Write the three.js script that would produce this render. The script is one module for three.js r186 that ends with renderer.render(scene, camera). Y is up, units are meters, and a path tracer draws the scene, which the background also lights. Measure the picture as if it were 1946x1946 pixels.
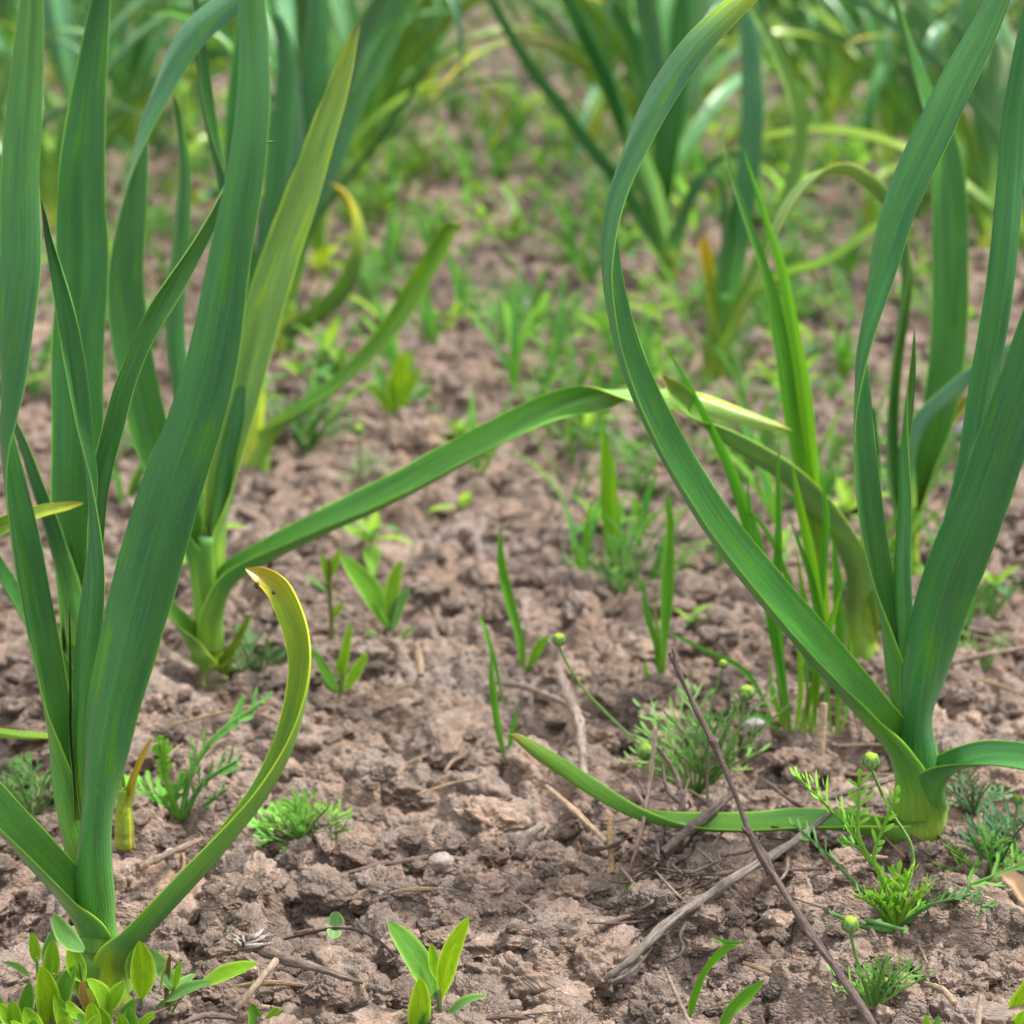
import * as THREE from 'three';
import { mergeGeometries, mergeVertices } from 'three/addons/utils/BufferGeometryUtils.js';

// ---------------------------------------------------------------- camera, sky, sun, exposure
const PX = 1946, FOCAL = 3900, MID = 973, CAM_H = 0.393, PITCH = Math.atan(1273 / FOCAL);
const SP = Math.sin(PITCH), CP = Math.cos(PITCH);
const scene = new THREE.Scene();
const camera = new THREE.PerspectiveCamera(2 * Math.atan(MID / FOCAL) * 180 / Math.PI, 1, 0.02, 400);
camera.position.set(0, CAM_H, 0);
camera.rotation.set(-PITCH, 0, 0);
camera.focus = 0.73;
camera.userData.fStop = 12;
scene.add(camera);
const renderer = new THREE.WebGLRenderer({ antialias: true });
renderer.setSize(1024, 1024);
renderer.toneMapping = THREE.LinearToneMapping;
renderer.toneMappingExposure = 4.8;
renderer.shadowMap.enabled = true;
{ // an even overcast sky: a little brighter overhead, soft cloud mottling, neutral with a trace of blue
  const W = 256, H = 128, d = new Float32Array(W * H * 4);
  for (let j = 0; j < H; j++) for (let i = 0; i < W; i++) {
    const el = (j + 0.5) / H * Math.PI - Math.PI / 2, az = (i + 0.5) / W * 2 * Math.PI;
    const up = Math.max(0, Math.sin(el));
    const cl = 1 + 0.05 * Math.sin(3 * az + 5 * el) * Math.cos(el) + 0.04 * Math.sin(7 * az - 9 * el + 1) * Math.cos(el);
    const L = (0.16 + 0.31 * up) * cl, k = (j * W + i) * 4;
    d[k] = L * 0.98; d[k + 1] = L; d[k + 2] = L * 1.04; d[k + 3] = 1;
  }
  const sky = new THREE.DataTexture(d, W, H, THREE.RGBAFormat, THREE.FloatType);
  sky.mapping = THREE.EquirectangularReflectionMapping; sky.magFilter = THREE.LinearFilter; sky.needsUpdate = true;
  scene.background = sky; scene.environment = sky;
}
const sun = new THREE.DirectionalLight(new THREE.Color(1, 0.95, 0.87), 1.5);
sun.position.set(2.6, 4.4, -1.6); sun.target.position.set(0, 0, -1);
sun.castShadow = true; sun.shadow.radius = 22; sun.shadow.mapSize.set(2048, 2048);
Object.assign(sun.shadow.camera, { left: -4, right: 4, top: 4, bottom: -4, near: 0.1, far: 20 });
scene.add(sun, sun.target);

// ---------------------------------------------------------------- helpers
const V = (x, y, z) => new THREE.Vector3(x, y, z);
function rng(seed) { let a = seed >>> 0; return () => { a = (a + 0x6D2B79F5) >>> 0; let t = a; t = Math.imul(t ^ (t >>> 15), t | 1); t ^= t + Math.imul(t ^ (t >>> 7), t | 61); return ((t ^ (t >>> 14)) >>> 0) / 4294967296; }; }
function hash(i, j, k = 0) { let h = Math.imul(i, 374761393) ^ Math.imul(j, 668265263) ^ Math.imul(k, 2147483647 - 1640531526); h = Math.imul(h ^ (h >>> 13), 1274126177); h ^= h >>> 16; h = Math.imul(h, 2246822519); return ((h ^ (h >>> 15)) >>> 0) / 4294967296; }
const fade = t => t * t * t * (t * (t * 6 - 15) + 10), mix = (a, b, t) => a + (b - a) * t, clamp = (x, a, b) => x < a ? a : x > b ? b : x;
const smooth = (a, b, x) => { const t = clamp((x - a) / (b - a), 0, 1); return t * t * (3 - 2 * t); };
function noise2(x, y, s = 0) { const i = Math.floor(x), j = Math.floor(y), u = fade(x - i), v = fade(y - j); return mix(mix(hash(i, j, s), hash(i + 1, j, s), u), mix(hash(i, j + 1, s), hash(i + 1, j + 1, s), u), v) * 2 - 1; }
function noise3(x, y, z, s = 0) { const k = Math.floor(z), w = fade(z - k); return mix(noise2(x, y, s + k * 57), noise2(x, y, s + (k + 1) * 57), w); }
function tileNoise(x, y, per, s) { // x, y in 0..1, repeats
  const X = x * per, Y = y * per, i = Math.floor(X), j = Math.floor(Y), u = fade(X - i), v = fade(Y - j), m = n => ((n % per) + per) % per;
  return mix(mix(hash(m(i), m(j), s), hash(m(i + 1), m(j), s), u), mix(hash(m(i), m(j + 1), s), hash(m(i + 1), m(j + 1), s), u), v) * 2 - 1;
}
const pixelRay = (x, y) => { const u = (x - MID) / FOCAL, v = (MID - y) / FOCAL; return V(u, v * CP - SP, -(v * SP + CP)); };
function atDistance(x, y, D) { const r = pixelRay(x, y); return r.multiplyScalar(D / -r.z).add(V(0, CAM_H, 0)); }   // on the upright plane D metres ahead
function onLevel(x, y, h = 0) { const r = pixelRay(x, y); return r.multiplyScalar((h - CAM_H) / r.y).add(V(0, CAM_H, 0)); }   // on the level h above the soil
const metresPerPixel = p => Math.max(0.1, (CAM_H - p.y) * SP - p.z * CP) / FOCAL;
const used = {};
function numbered(n) { const k = used[n] = (used[n] ?? -1) + 1; return k ? `${n}_${String(k).padStart(3, '0')}` : n; }
function tag(o, label, category, group) { o.userData.label = label; o.userData.category = category; if (group) o.userData.group = group; return o; }
function thing(name, label, category, base, group) { const g = new THREE.Group(); g.name = numbered(name); g.position.copy(base); scene.add(g); return tag(g, label, category, group); }
function part(name, geo, mat, parent, base) { // geometry given in world place, kept relative to the thing's base
  if (base) geo.translate(-base.x, -base.y, -base.z);
  const m = new THREE.Mesh(geo, mat); m.name = name; m.castShadow = m.receiveShadow = true; parent.add(m); return m;
}
function lone(name, geo, mat, label, category, group, base) {
  const m = part(numbered(name), geo, mat, scene, base); if (base) m.position.copy(base); return tag(m, label, category, group);
}

// ---------------------------------------------------------------- soil height
function cells(x, y, s) { // nearest and second nearest scattered point: [F1, F2, id]
  const i = Math.floor(x), j = Math.floor(y); let f1 = 9, f2 = 9, id = 0;
  for (let b = j - 1; b <= j + 1; b++) for (let a = i - 1; a <= i + 1; a++) {
    const dx = a + 0.1 + 0.8 * hash(a, b, s) - x, dy = b + 0.1 + 0.8 * hash(a, b, s + 1) - y, d = dx * dx + dy * dy;
    if (d < f1) { f2 = f1; f1 = d; id = hash(a, b, s + 2); } else if (d < f2) f2 = d;
  }
  return [Math.sqrt(f1), Math.sqrt(f2), id];
}
function clodLayer(x, z, size, s) { const [a, b, id] = cells(x / size, z / size, s); return smooth(0, 0.62, b - a) * (0.25 + 0.75 * id) * (1 - 0.35 * a); }
function soilHeight(x, z, fine = true) {
  const wx = x + 0.008 * noise2(x * 60, z * 60, 3) + 0.003 * noise2(x * 170, z * 170, 5), wz = z + 0.008 * noise2(x * 60, z * 60, 4) + 0.003 * noise2(x * 170, z * 170, 6);
  let h = 0.010 * noise2(x * 7, z * 7, 1) + 0.006 * noise2(x * 19, z * 19, 2) - 0.015 - 0.020 * Math.exp(-(((x + 0.035) / 0.055) ** 2) - ((z + 1.13) / 0.085) ** 2);
  h += 0.018 * clodLayer(wx, wz, 0.050, 11) + 0.0105 * clodLayer(wx + 3, wz, 0.023, 21) + 0.0042 * clodLayer(wx, wz + 5, 0.0115, 31);
  if (fine) h += 0.0017 * clodLayer(wx, wz, 0.0052, 41) + 0.0010 * noise2(x * 420, z * 420, 8) + 0.0004 * noise2(x * 1150, z * 1150, 9);
  return h;
}
const onSoil = (x, y, sink = 0) => { let p = onLevel(x, y, 0); for (let k = 0; k < 3; k++) p = onLevel(x, y, soilHeight(p.x, p.z, false)); p.y -= sink; return p; };

// ---------------------------------------------------------------- textures
function dataTexture(w, h, srgb, fn) {
  const d = new Uint8Array(w * h * 4);
  for (let j = 0; j < h; j++) for (let i = 0; i < w; i++) { const c = fn((i + 0.5) / w, (j + 0.5) / h), k = (j * w + i) * 4; d[k] = clamp(c[0], 0, 1) * 255; d[k + 1] = clamp(c[1], 0, 1) * 255; d[k + 2] = clamp(c[2], 0, 1) * 255; d[k + 3] = 255; }
  const t = new THREE.DataTexture(d, w, h, THREE.RGBAFormat); t.wrapS = t.wrapT = THREE.RepeatWrapping; t.magFilter = THREE.LinearFilter; t.minFilter = THREE.LinearMipmapLinearFilter; t.generateMipmaps = true;
  if (srgb) t.colorSpace = THREE.SRGBColorSpace; t.needsUpdate = true; return t;
}
const stretch = (u, v, pu, pv, s) => { // noise with its own period each way
  const X = u * pu, Y = v * pv, i = Math.floor(X), j = Math.floor(Y), a = fade(X - i), b = fade(Y - j), mu = n => ((n % pu) + pu) % pu, mv = n => ((n % pv) + pv) % pv;
  return mix(mix(hash(mu(i), mv(j), s), hash(mu(i + 1), mv(j), s), a), mix(hash(mu(i), mv(j + 1), s), hash(mu(i + 1), mv(j + 1), s), a), b) * 2 - 1;
};
// long leaves: veins along the blade, paler streaks, yellow flecks, a thin pale margin; multiplies the blade's own colour
function bladeMap(s, flecks) {
  return dataTexture(256, 1024, true, (u, v) => {
    const vein = 0.6 * stretch(u, v, 110, 8, s) + 0.45 * stretch(u, v, 44, 18, s + 1), band = stretch(u, v, 9, 5, s + 2), patch = stretch(u, v, 5, 14, s + 3), speck = stretch(u, v, 128, 260, s + 5);
    let l = 0.87 + 0.06 * vein + 0.05 * band + 0.05 * patch + 0.02 * speck + (speck > 0.86 ? 0.09 : speck < -0.9 ? -0.16 : 0);
    let c = [l, l, l];
    const y = clamp((stretch(u, v, 12, 26, s + 6) + 0.7 * patch + 0.6 * stretch(u, v, 60, 30, s + 7) - 0.5) * 1.2, 0, 1) * flecks;
    c = [c[0] + 0.16 * y, c[1] + 0.09 * y, c[2] - 0.34 * y];
    const blue = clamp(0.8 * stretch(u, v, 7, 18, s + 8) + 0.3 * band + 0.4 * stretch(u, v, 50, 24, s + 9), 0, 1) * 0.22; c = [c[0] - 0.6 * blue, c[1] - 0.35 * blue, c[2] + 0.16 * blue];
    const e = Math.min(u, 1 - u), edge = 1 - smooth(0.012, 0.034, e); c = [mix(c[0] * 0.86, 1, edge), mix(c[1] * 0.96, 1, edge), c[2] * 0.9];
    const rib = 1 - smooth(0.006, 0.03, Math.abs(u - 0.5)); c = [c[0] + 0.06 * rib, c[1] + 0.05 * rib, c[2]];
    return c;
  });
}
const bladeTex = [bladeMap(100, 0.45), bladeMap(200, 0.95)];
const bladeBump = dataTexture(512, 256, false, (u, v) => { const a = 0.5 + 0.5 * Math.sin(u * Math.PI * 2 * 34); const h = 0.45 + 0.3 * a + 0.2 * stretch(u, v, 60, 8, 301) + 0.12 * stretch(u, v, 200, 90, 302); return [h, h, h]; });
const weedTex = dataTexture(128, 256, true, (u, v) => {
  const x = Math.abs(u - 0.5), l = 0.88 + 0.05 * tileNoise(u, v, 6, 401) + 0.05 * tileNoise(u, v, 32, 402) + 0.03 * stretch(u, v, 14, 20, 403);
  const rib = 1 - smooth(0.010, 0.04, x), e = 1 - smooth(0.01, 0.05, Math.min(u, 1 - u));
  return [l + 0.08 * rib + 0.06 * e, l + 0.06 * rib + 0.04 * e, l + 0.02 * rib];
});
const soilTex = dataTexture(1024, 1024, true, (u, v) => {
  const big = tileNoise(u, v, 6, 501) + 0.6 * tileNoise(u, v, 14, 502), mid = tileNoise(u, v, 40, 503) + 0.7 * tileNoise(u, v, 95, 504), fine = tileNoise(u, v, 260, 505) + 0.8 * tileNoise(u, v, 500, 506);
  let l = 0.73 + 0.05 * big + 0.06 * mid + 0.065 * fine;
  const grain = tileNoise(u, v, 330, 507); if (grain > 0.80) l += 0.16; if (grain < -0.82) l -= 0.20;
  const warm = 0.022 * tileNoise(u, v, 10, 508) + 0.016 * tileNoise(u, v, 70, 509);
  return [l + warm, l, l - warm];
});
const soilBump = dataTexture(1024, 1024, false, (u, v) => { const h = 0.5 + 0.16 * tileNoise(u, v, 60, 511) + 0.16 * tileNoise(u, v, 130, 512) + 0.14 * tileNoise(u, v, 270, 513) + 0.10 * tileNoise(u, v, 500, 514); return [h, h, h]; });
const barkTex = dataTexture(128, 512, true, (u, v) => { const l = 0.70 + 0.13 * stretch(u, v, 22, 8, 601) + 0.09 * stretch(u, v, 60, 60, 602) + 0.08 * stretch(u, v, 5, 20, 603); return [l + 0.02, l, l - 0.02]; });

// ---------------------------------------------------------------- materials
const phys = o => new THREE.MeshPhysicalMaterial({ side: THREE.DoubleSide, vertexColors: true, roughness: 0.95, metalness: 0, specularIntensity: 0.22, ...o });
const garlicLeaf = bladeTex.map(map => phys({ map, bumpMap: bladeBump, bumpScale: 0.00024, transmission: 0.24, thickness: 0, clearcoat: 0.6, clearcoatRoughness: 0.27 }));
const sheathMat = phys({ map: bladeTex[0], bumpMap: bladeBump, bumpScale: 0.00012, roughness: 0.55, clearcoat: 0.3, clearcoatRoughness: 0.4 });
const weedLeaf = phys({ map: weedTex, transmission: 0.36, thickness: 0, clearcoat: 0.22, clearcoatRoughness: 0.5 });
const grassBlade = phys({ map: bladeTex[0], transmission: 0.40, thickness: 0, clearcoat: 0.2, clearcoatRoughness: 0.5 });
const frondMat = phys({ transmission: 0.25, thickness: 0 });
const soilMat = new THREE.MeshStandardMaterial({ map: soilTex, bumpMap: soilBump, bumpScale: 0.0022, vertexColors: true, roughness: 0.97 });
const clodMat = new THREE.MeshStandardMaterial({ map: soilTex, bumpMap: soilBump, bumpScale: 0.0015, vertexColors: true, roughness: 0.97 });
const crumbMat = new THREE.MeshStandardMaterial({ map: soilTex, vertexColors: true, roughness: 0.97 });
const woodMat = new THREE.MeshStandardMaterial({ map: barkTex, bumpMap: barkTex, bumpScale: 0.0006, vertexColors: true, roughness: 0.85 });
const stoneMat = new THREE.MeshStandardMaterial({ map: soilTex, vertexColors: true, roughness: 0.55 });

// ---------------------------------------------------------------- blades: a strip whose cross-section is a sheath, a channel or nearly flat
// stations: { p place, n the way the hollow side looks, w width across the opened blade, th how far it is rolled (radians), q 1 = round, lower = creased at the midrib, c colour }
// back: a second skin just behind the first in the leaf's paler, waxier underside colour; rim: the thin pale margin
const underside = c => [c[0] * 1.06 + 0.020, c[1] * 1.12 + 0.022, c[2] * 1.22 + 0.026], margin = c => [c[0] * 1.5 + 0.13, c[1] * 1.35 + 0.13, c[2] * 1.1 + 0.05];
function ribbon(st, { m = 10, tile = 0.4, off = 0, rough = 0, back = 0, rim = false } = {}) {
  const N = st.length, half = m / 2, pos = [[], []], col = [[], []], uv = [], idx = [[], []], at = []; let run = 0;
  for (let j = 0; j <= half; j++) at.push(rim && half > 3 ? (j === half ? 1 : 0.955 * j / (half - 1)) : j / half);
  for (let i = 0; i < N; i++) {
    const a = st[i], t = st[Math.min(N - 1, i + 1)].p.clone().sub(st[Math.max(0, i - 1)].p).normalize();
    const n = a.n.clone().addScaledVector(t, -a.n.dot(t)).normalize(), s = t.clone().cross(n);
    if (i) run += a.p.distanceTo(st[i - 1].p);
    const X = [0], Y = [0], A = [0]; // from the keel outwards, then mirrored
    for (let j = 1; j <= half; j++) { const psi = a.th / 2 * Math.pow((at[j] + at[j - 1]) / 2, a.q), d = a.w / 2 * (at[j] - at[j - 1]); A.push(psi); X.push(X[j - 1] + Math.cos(psi) * d); Y.push(Y[j - 1] + Math.sin(psi) * d); }
    let mean = 0; for (let j = -half; j <= half; j++) mean += Y[Math.abs(j)] / (m + 1);
    const thick = Math.min(back, a.w * 0.05), bc = back ? underside(a.c) : null, rc = rim ? margin(a.c) : null;
    for (let j = -half; j <= half; j++) {
      const k = Math.abs(j), sg = Math.sign(j), e = k === half ? rough * a.w * noise2(run * 90 + off * 31, j, 7) : 0, x = sg * (X[k] + e), y = Y[k] - mean + rough * a.w * 0.6 * noise2(run * 55 + off * 17, j * 0.35, 12);
      for (let f = 0; f < (back ? 2 : 1); f++) {
        const d = f && k < half ? thick : 0, xx = x + sg * Math.sin(A[k]) * d, yy = y - Math.cos(A[k]) * d, c = rim && k === half ? rc : f ? bc : a.c;
        pos[f].push(a.p.x + s.x * xx + n.x * yy, a.p.y + s.y * xx + n.y * yy, a.p.z + s.z * xx + n.z * yy); col[f].push(c[0], c[1], c[2]);
      }
      uv.push(0.5 + sg * at[k] / 2, run / tile + off);
    }
  }
  for (let i = 0; i + 1 < N; i++) for (let j = 0; j < m; j++) { const a = i * (m + 1) + j, b = a + m + 1; idx[0].push(a, a + 1, b, a + 1, b + 1, b); idx[1].push(a, b, a + 1, a + 1, b, b + 1); }
  const skin = f => { const g = new THREE.BufferGeometry(); g.setAttribute('position', new THREE.Float32BufferAttribute(pos[f], 3)); g.setAttribute('color', new THREE.Float32BufferAttribute(col[f], 3)); g.setAttribute('uv', new THREE.Float32BufferAttribute(uv, 2)); g.setIndex(idx[f]); g.computeVertexNormals(); return g; };
  return back ? mergeGeometries([skin(0), skin(1)]) : skin(0);
}
const GREEN = [0.056, 0.196, 0.058], DEEP = [0.033, 0.135, 0.034], FRESH = [0.120, 0.290, 0.050], LIME = [0.29, 0.40, 0.04], PALE = [0.40, 0.48, 0.18], YELLOW = [0.62, 0.42, 0.02], TAN = [0.50, 0.32, 0.13], GREY = [0.120, 0.265, 0.180];
const WEED = [0.20, 0.42, 0.020], WEEDBLUE = [0.105, 0.26, 0.085], WEEDDARK = [0.095, 0.27, 0.032];
function stops(list, s) { for (let i = 1; i < list.length; i++) if (s <= list[i][0]) { const [a, A] = list[i - 1], [b, B] = list[i], t = clamp((s - a) / (b - a || 1), 0, 1); return [mix(A[0], B[0], t), mix(A[1], B[1], t), mix(A[2], B[2], t)]; } return list[list.length - 1][1]; }
function spread(values, u) { const x = u * (values.length - 1), i = Math.min(values.length - 2, Math.floor(x)); return mix(values[i], values[i + 1], x - i); }
let leafCount = 0;
const tone = c => { const k = mix(1, 0.42, smooth(0.12, 0.55, Math.max(...c))); return [c[0] * (1 + 0.66 * k), c[1] * (1 + 0.60 * k), c[2] * (1 + 0.14 * k)]; };
// a blade through points [x, y, how far behind the plant's own distance in cm, width in picture units there, roll in degrees of the section, turn about its length]
// turn 0 looks with its hollow side this way, 180 shows its back; positive turns the hollow side to the right of travel
function traced(D, pts, { colors = [[0, LIME], [0.12, FRESH], [0.4, GREEN], [1, GREEN]], n = 72, m = 10, q = 0.34, rough = 0.016, tip = 0.05, sheath = 0, wob = 1, tile = 0.4, back = 0, rim = false, raw = false } = {}) {
  const P = pts.map(a => atDistance(a[0], a[1], D + (a[2] || 0) / 100)), curve = new THREE.CatmullRomCurve3(P, false, 'centripetal');
  const w = pts.map((a, i) => a[3] * metresPerPixel(P[i])), th = pts.map(a => (a[4] ?? 60) * Math.PI / 180), turn = pts.map(a => (a[5] ?? 0) * Math.PI / 180), eye = camera.position, st = [], seed = leafCount++, length = curve.getLength();
  const sm = f => { const o = []; for (let i = 0; i <= n; i++) { let t = 0; for (let k = -3; k <= 3; k++) t += spread(f, clamp((i + k * n / 60) / n, 0, 1)); o.push(t / 7); } return o; };
  const W = sm(w), T = sm(th), R = sm(turn);
  for (let i = 0; i <= n; i++) {
    const u = i / n, p = curve.getPoint(u), t = curve.getTangent(u), wb = wob * 0.0026 * length * smooth(0.1, 0.3, u); p.x += wb * noise2(u * 9, seed, 81); p.y += wb * noise2(u * 9, seed, 82); p.z += 2 * wb * noise2(u * 7, seed, 83); const v = eye.clone().sub(p).normalize(), n0 = v.addScaledVector(t, -v.dot(t)).normalize(), s0 = t.clone().cross(n0);
    const r = R[i] + wob * 0.10 * noise2(u * 5, seed, 77), end = tip && u > 1 - tip ? Math.sqrt(Math.max(0.0016, (1 - u) / tip)) : 1;
    const c = (raw ? v => v : tone)(stops(colors, clamp(u + 0.02 * noise2(u * 30, seed, 5), 0, 1)));
    st.push({ p, n: n0.multiplyScalar(Math.cos(r)).addScaledVector(s0, Math.sin(r)), w: W[i] * end * (1 + wob * 0.03 * noise2(u * 12, seed, 78)), th: T[i], q: u < sheath ? 1 : mix(1, q, smooth(sheath, sheath + 0.15, u)), c });
  }
  return ribbon(st, { m, off: seed * 0.37, rough, tile, back, rim });
}
// an oval leaf from base to tip (picture points) bowing by `bow` picture units; used for the broad-leaved weeds
function oval(D, [x0, y0], [x1, y1], w, { l0 = 0, l1 = 0, bow = 0, turn = 0, th = 40, color = WEED, n = 18, shape = 0.85, base = 0.1 } = {}) {
  const dx = x1 - x0, dy = y1 - y0, L = Math.hypot(dx, dy) || 1, pts = [];
  for (let k = 0; k <= 8; k++) { const s = k / 8, b = bow * Math.sin(Math.PI * s); pts.push([x0 + dx * s - dy / L * b, y0 + dy * s + dx / L * b, mix(l0, l1, s), w * Math.max(base, Math.pow(Math.sin(Math.PI * Math.min(0.985, Math.pow(0.03 + 0.95 * s, shape))), s > 0.5 ? 0.62 : 1.0)), th, turn]); }
  return traced(D, pts, { colors: [[0, [color[0] * 1.25, color[1] * 1.1, color[2] * 1.3]], [0.3, color], [1, color]], n: n + 6, m: 6, q: 0.6, tip: 0.08, rough: 0.03, tile: 0.05, wob: 0.5, rim: true });
}
function tube(points, radii, { sides = 8, n = 24, color = [0.2, 0.2, 0.2], lump = 0.12, seed = 0, tile = 0.05, colors } = {}) {
  const curve = new THREE.CatmullRomCurve3(points, false, 'centripetal'), pos = [], uv = [], col = [], idx = []; let ref = V(0.3, 0.9, 0.2), run = 0, last = null;
  for (let i = 0; i <= n; i++) {
    const u = i / n, p = curve.getPoint(u), t = curve.getTangent(u), a = ref.clone().addScaledVector(t, -ref.dot(t)).normalize(), b = t.clone().cross(a); ref = a; if (last) run += p.distanceTo(last); last = p;
    const r = spread(radii, u) * (1 + lump * noise2(u * n * 0.35, seed, 31));
    const c0 = colors ? stops(colors, u) : color;
    for (let j = 0; j <= sides; j++) { const f = j / sides * 2 * Math.PI, k = r * (1 + lump * noise3(Math.cos(f) * 1.3 + 5, Math.sin(f) * 1.3, u * n * 0.5, seed)); pos.push(p.x + k * (a.x * Math.cos(f) + b.x * Math.sin(f)), p.y + k * (a.y * Math.cos(f) + b.y * Math.sin(f)), p.z + k * (a.z * Math.cos(f) + b.z * Math.sin(f))); uv.push(j / sides, run / tile); const g = 1 + 0.12 * noise2(u * 20, j, seed + 3); col.push(c0[0] * g, c0[1] * g, c0[2] * g); }
  }
  const ring = sides + 1;
  for (let i = 0; i < n; i++) for (let j = 0; j < sides; j++) { const a = i * ring + j, b = a + ring; idx.push(a, b, a + 1, a + 1, b, b + 1); }
  for (const [e, at] of [[0, 0], [n, n * ring]]) { const p = curve.getPoint(e / n), k = pos.length / 3; pos.push(p.x, p.y, p.z); uv.push(0.5, 0); col.push(color[0] * 1.3, color[1] * 1.25, color[2] * 1.2); for (let j = 0; j < sides; j++) e ? idx.push(at + j, k, at + j + 1) : idx.push(at + j + 1, k, at + j); }
  const g = new THREE.BufferGeometry(); g.setAttribute('position', new THREE.Float32BufferAttribute(pos, 3)); g.setAttribute('uv', new THREE.Float32BufferAttribute(uv, 2)); g.setAttribute('color', new THREE.Float32BufferAttribute(col, 3)); g.setIndex(idx); g.computeVertexNormals(); return g;
}
function lump(seed, detail, { rough = 0.26, flat = 0.78, color = [1, 1, 1], vary = 0.12, facets = 0 } = {}) { // an uneven lump of radius about 1, broken along a few faces
  let g = new THREE.IcosahedronGeometry(1, detail); g.deleteAttribute('uv'); g.deleteAttribute('normal'); g = mergeVertices(g, 1e-4);
  const a = g.attributes.position, uv = [], col = [], o = seed * 13.7, R = rng(seed * 91 + 3), cut = [];
  for (let i = 0; i < facets; i++) { const z = R() * 2 - 1, f = R() * 6.283, q = Math.sqrt(1 - z * z); cut.push([q * Math.cos(f), z, q * Math.sin(f), 0.62 + 0.34 * R()]); }
  for (let i = 0; i < a.count; i++) {
    const x = a.getX(i), y = a.getY(i), z = a.getZ(i); let r0 = 1.05;
    for (const c of cut) { const d = x * c[0] + y * c[1] + z * c[2]; if (d > 0.2) r0 = Math.min(r0, c[3] / d); }
    const n = noise3(x * 1.1 + o, y * 1.1, z * 1.1, 1) * 0.9 + noise3(x * 2.3 + o, y * 2.3, z * 2.3, 2) * 0.65 + noise3(x * 4.7 + o, y * 4.7, z * 4.7, 3) * 0.45 + noise3(x * 9 + o, y * 9, z * 9, 4) * 0.42 + noise3(x * 18 + o, y * 18, z * 18, 5) * 0.30;
    const r = r0 + rough * n; a.setXYZ(i, x * r, y * r * flat, z * r);
    uv.push((x + y * 0.4) * 0.09 + seed * 0.31, (z + y * 0.55) * 0.09 + seed * 0.17);
    const k = 1 + vary * (noise3(x * 2 + o, y * 2, z * 2, 7) + 0.6 * noise3(x * 8 + o, y * 8, z * 8, 8)); col.push(color[0] * k, color[1] * k, color[2] * k);
  }
  g.setAttribute('uv', new THREE.Float32BufferAttribute(uv, 2)); g.setAttribute('color', new THREE.Float32BufferAttribute(col, 3)); g.computeVertexNormals(); return g;
}

// ---------------------------------------------------------------- the soil: one sheet, fine near the camera and on to the horizon
const SOIL = [0.420, 0.305, 0.240];
const soil = (() => {
  const D = []; for (let d = 0.30; d < 0.56; d += 0.008) D.push(d); for (let d = 0.56; d < 2.6; d *= 1.0019) D.push(d); for (let d = 2.6; d < 9; d *= 1.006) D.push(d); for (let d = 9; d < 300; d *= 1.2) D.push(d);
  const cols = []; for (let i = -30; i < 0; i++) cols.push(-0.31 - 3.2 * Math.pow(-i / 30, 2)); for (let i = 0; i <= 420; i++) cols.push(-0.31 + 0.62 * i / 420); for (let i = 1; i <= 30; i++) cols.push(0.31 + 3.2 * Math.pow(i / 30, 2));
  const nc = cols.length, pos = new Float32Array(D.length * nc * 3), uv = new Float32Array(D.length * nc * 2), col = new Float32Array(D.length * nc * 3), idx = [];
  for (let i = 0; i < D.length; i++) for (let j = 0; j < nc; j++) {
    const k = i * nc + j, x = D[i] * cols[j], z = -D[i], near = D[i] < 3.2;
    pos[3 * k] = x; pos[3 * k + 1] = D[i] > 20 ? 0 : soilHeight(x, z, near && Math.abs(cols[j]) < 0.4); pos[3 * k + 2] = z; uv[2 * k] = (x + 0.35 * pos[3 * k + 1]) / 0.24; uv[2 * k + 1] = (z - 1.1 * pos[3 * k + 1]) / 0.24;
    const v = 1 + 0.10 * noise2(x * 4, z * 4, 61) + 0.07 * noise2(x * 30, z * 30, 62), w = 0.03 * noise2(x * 11, z * 11, 63);
    col[3 * k] = SOIL[0] * (v + w); col[3 * k + 1] = SOIL[1] * v; col[3 * k + 2] = SOIL[2] * (v - w);
  }
  for (let i = 0; i + 1 < D.length; i++) for (let j = 0; j + 1 < nc; j++) { const a = i * nc + j, b = a + nc; idx.push(a, a + 1, b, a + 1, b + 1, b); }
  const g = new THREE.BufferGeometry(); g.setAttribute('position', new THREE.BufferAttribute(pos, 3)); g.setAttribute('uv', new THREE.BufferAttribute(uv, 2)); g.setAttribute('color', new THREE.BufferAttribute(col, 3)); g.setIndex(idx); g.computeVertexNormals();
  const s = part('soil_ground', g, soilMat, scene); s.userData.kind = 'structure'; s.userData.label = 'dry brown cloddy soil of the vegetable field'; return s;
})();
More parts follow.
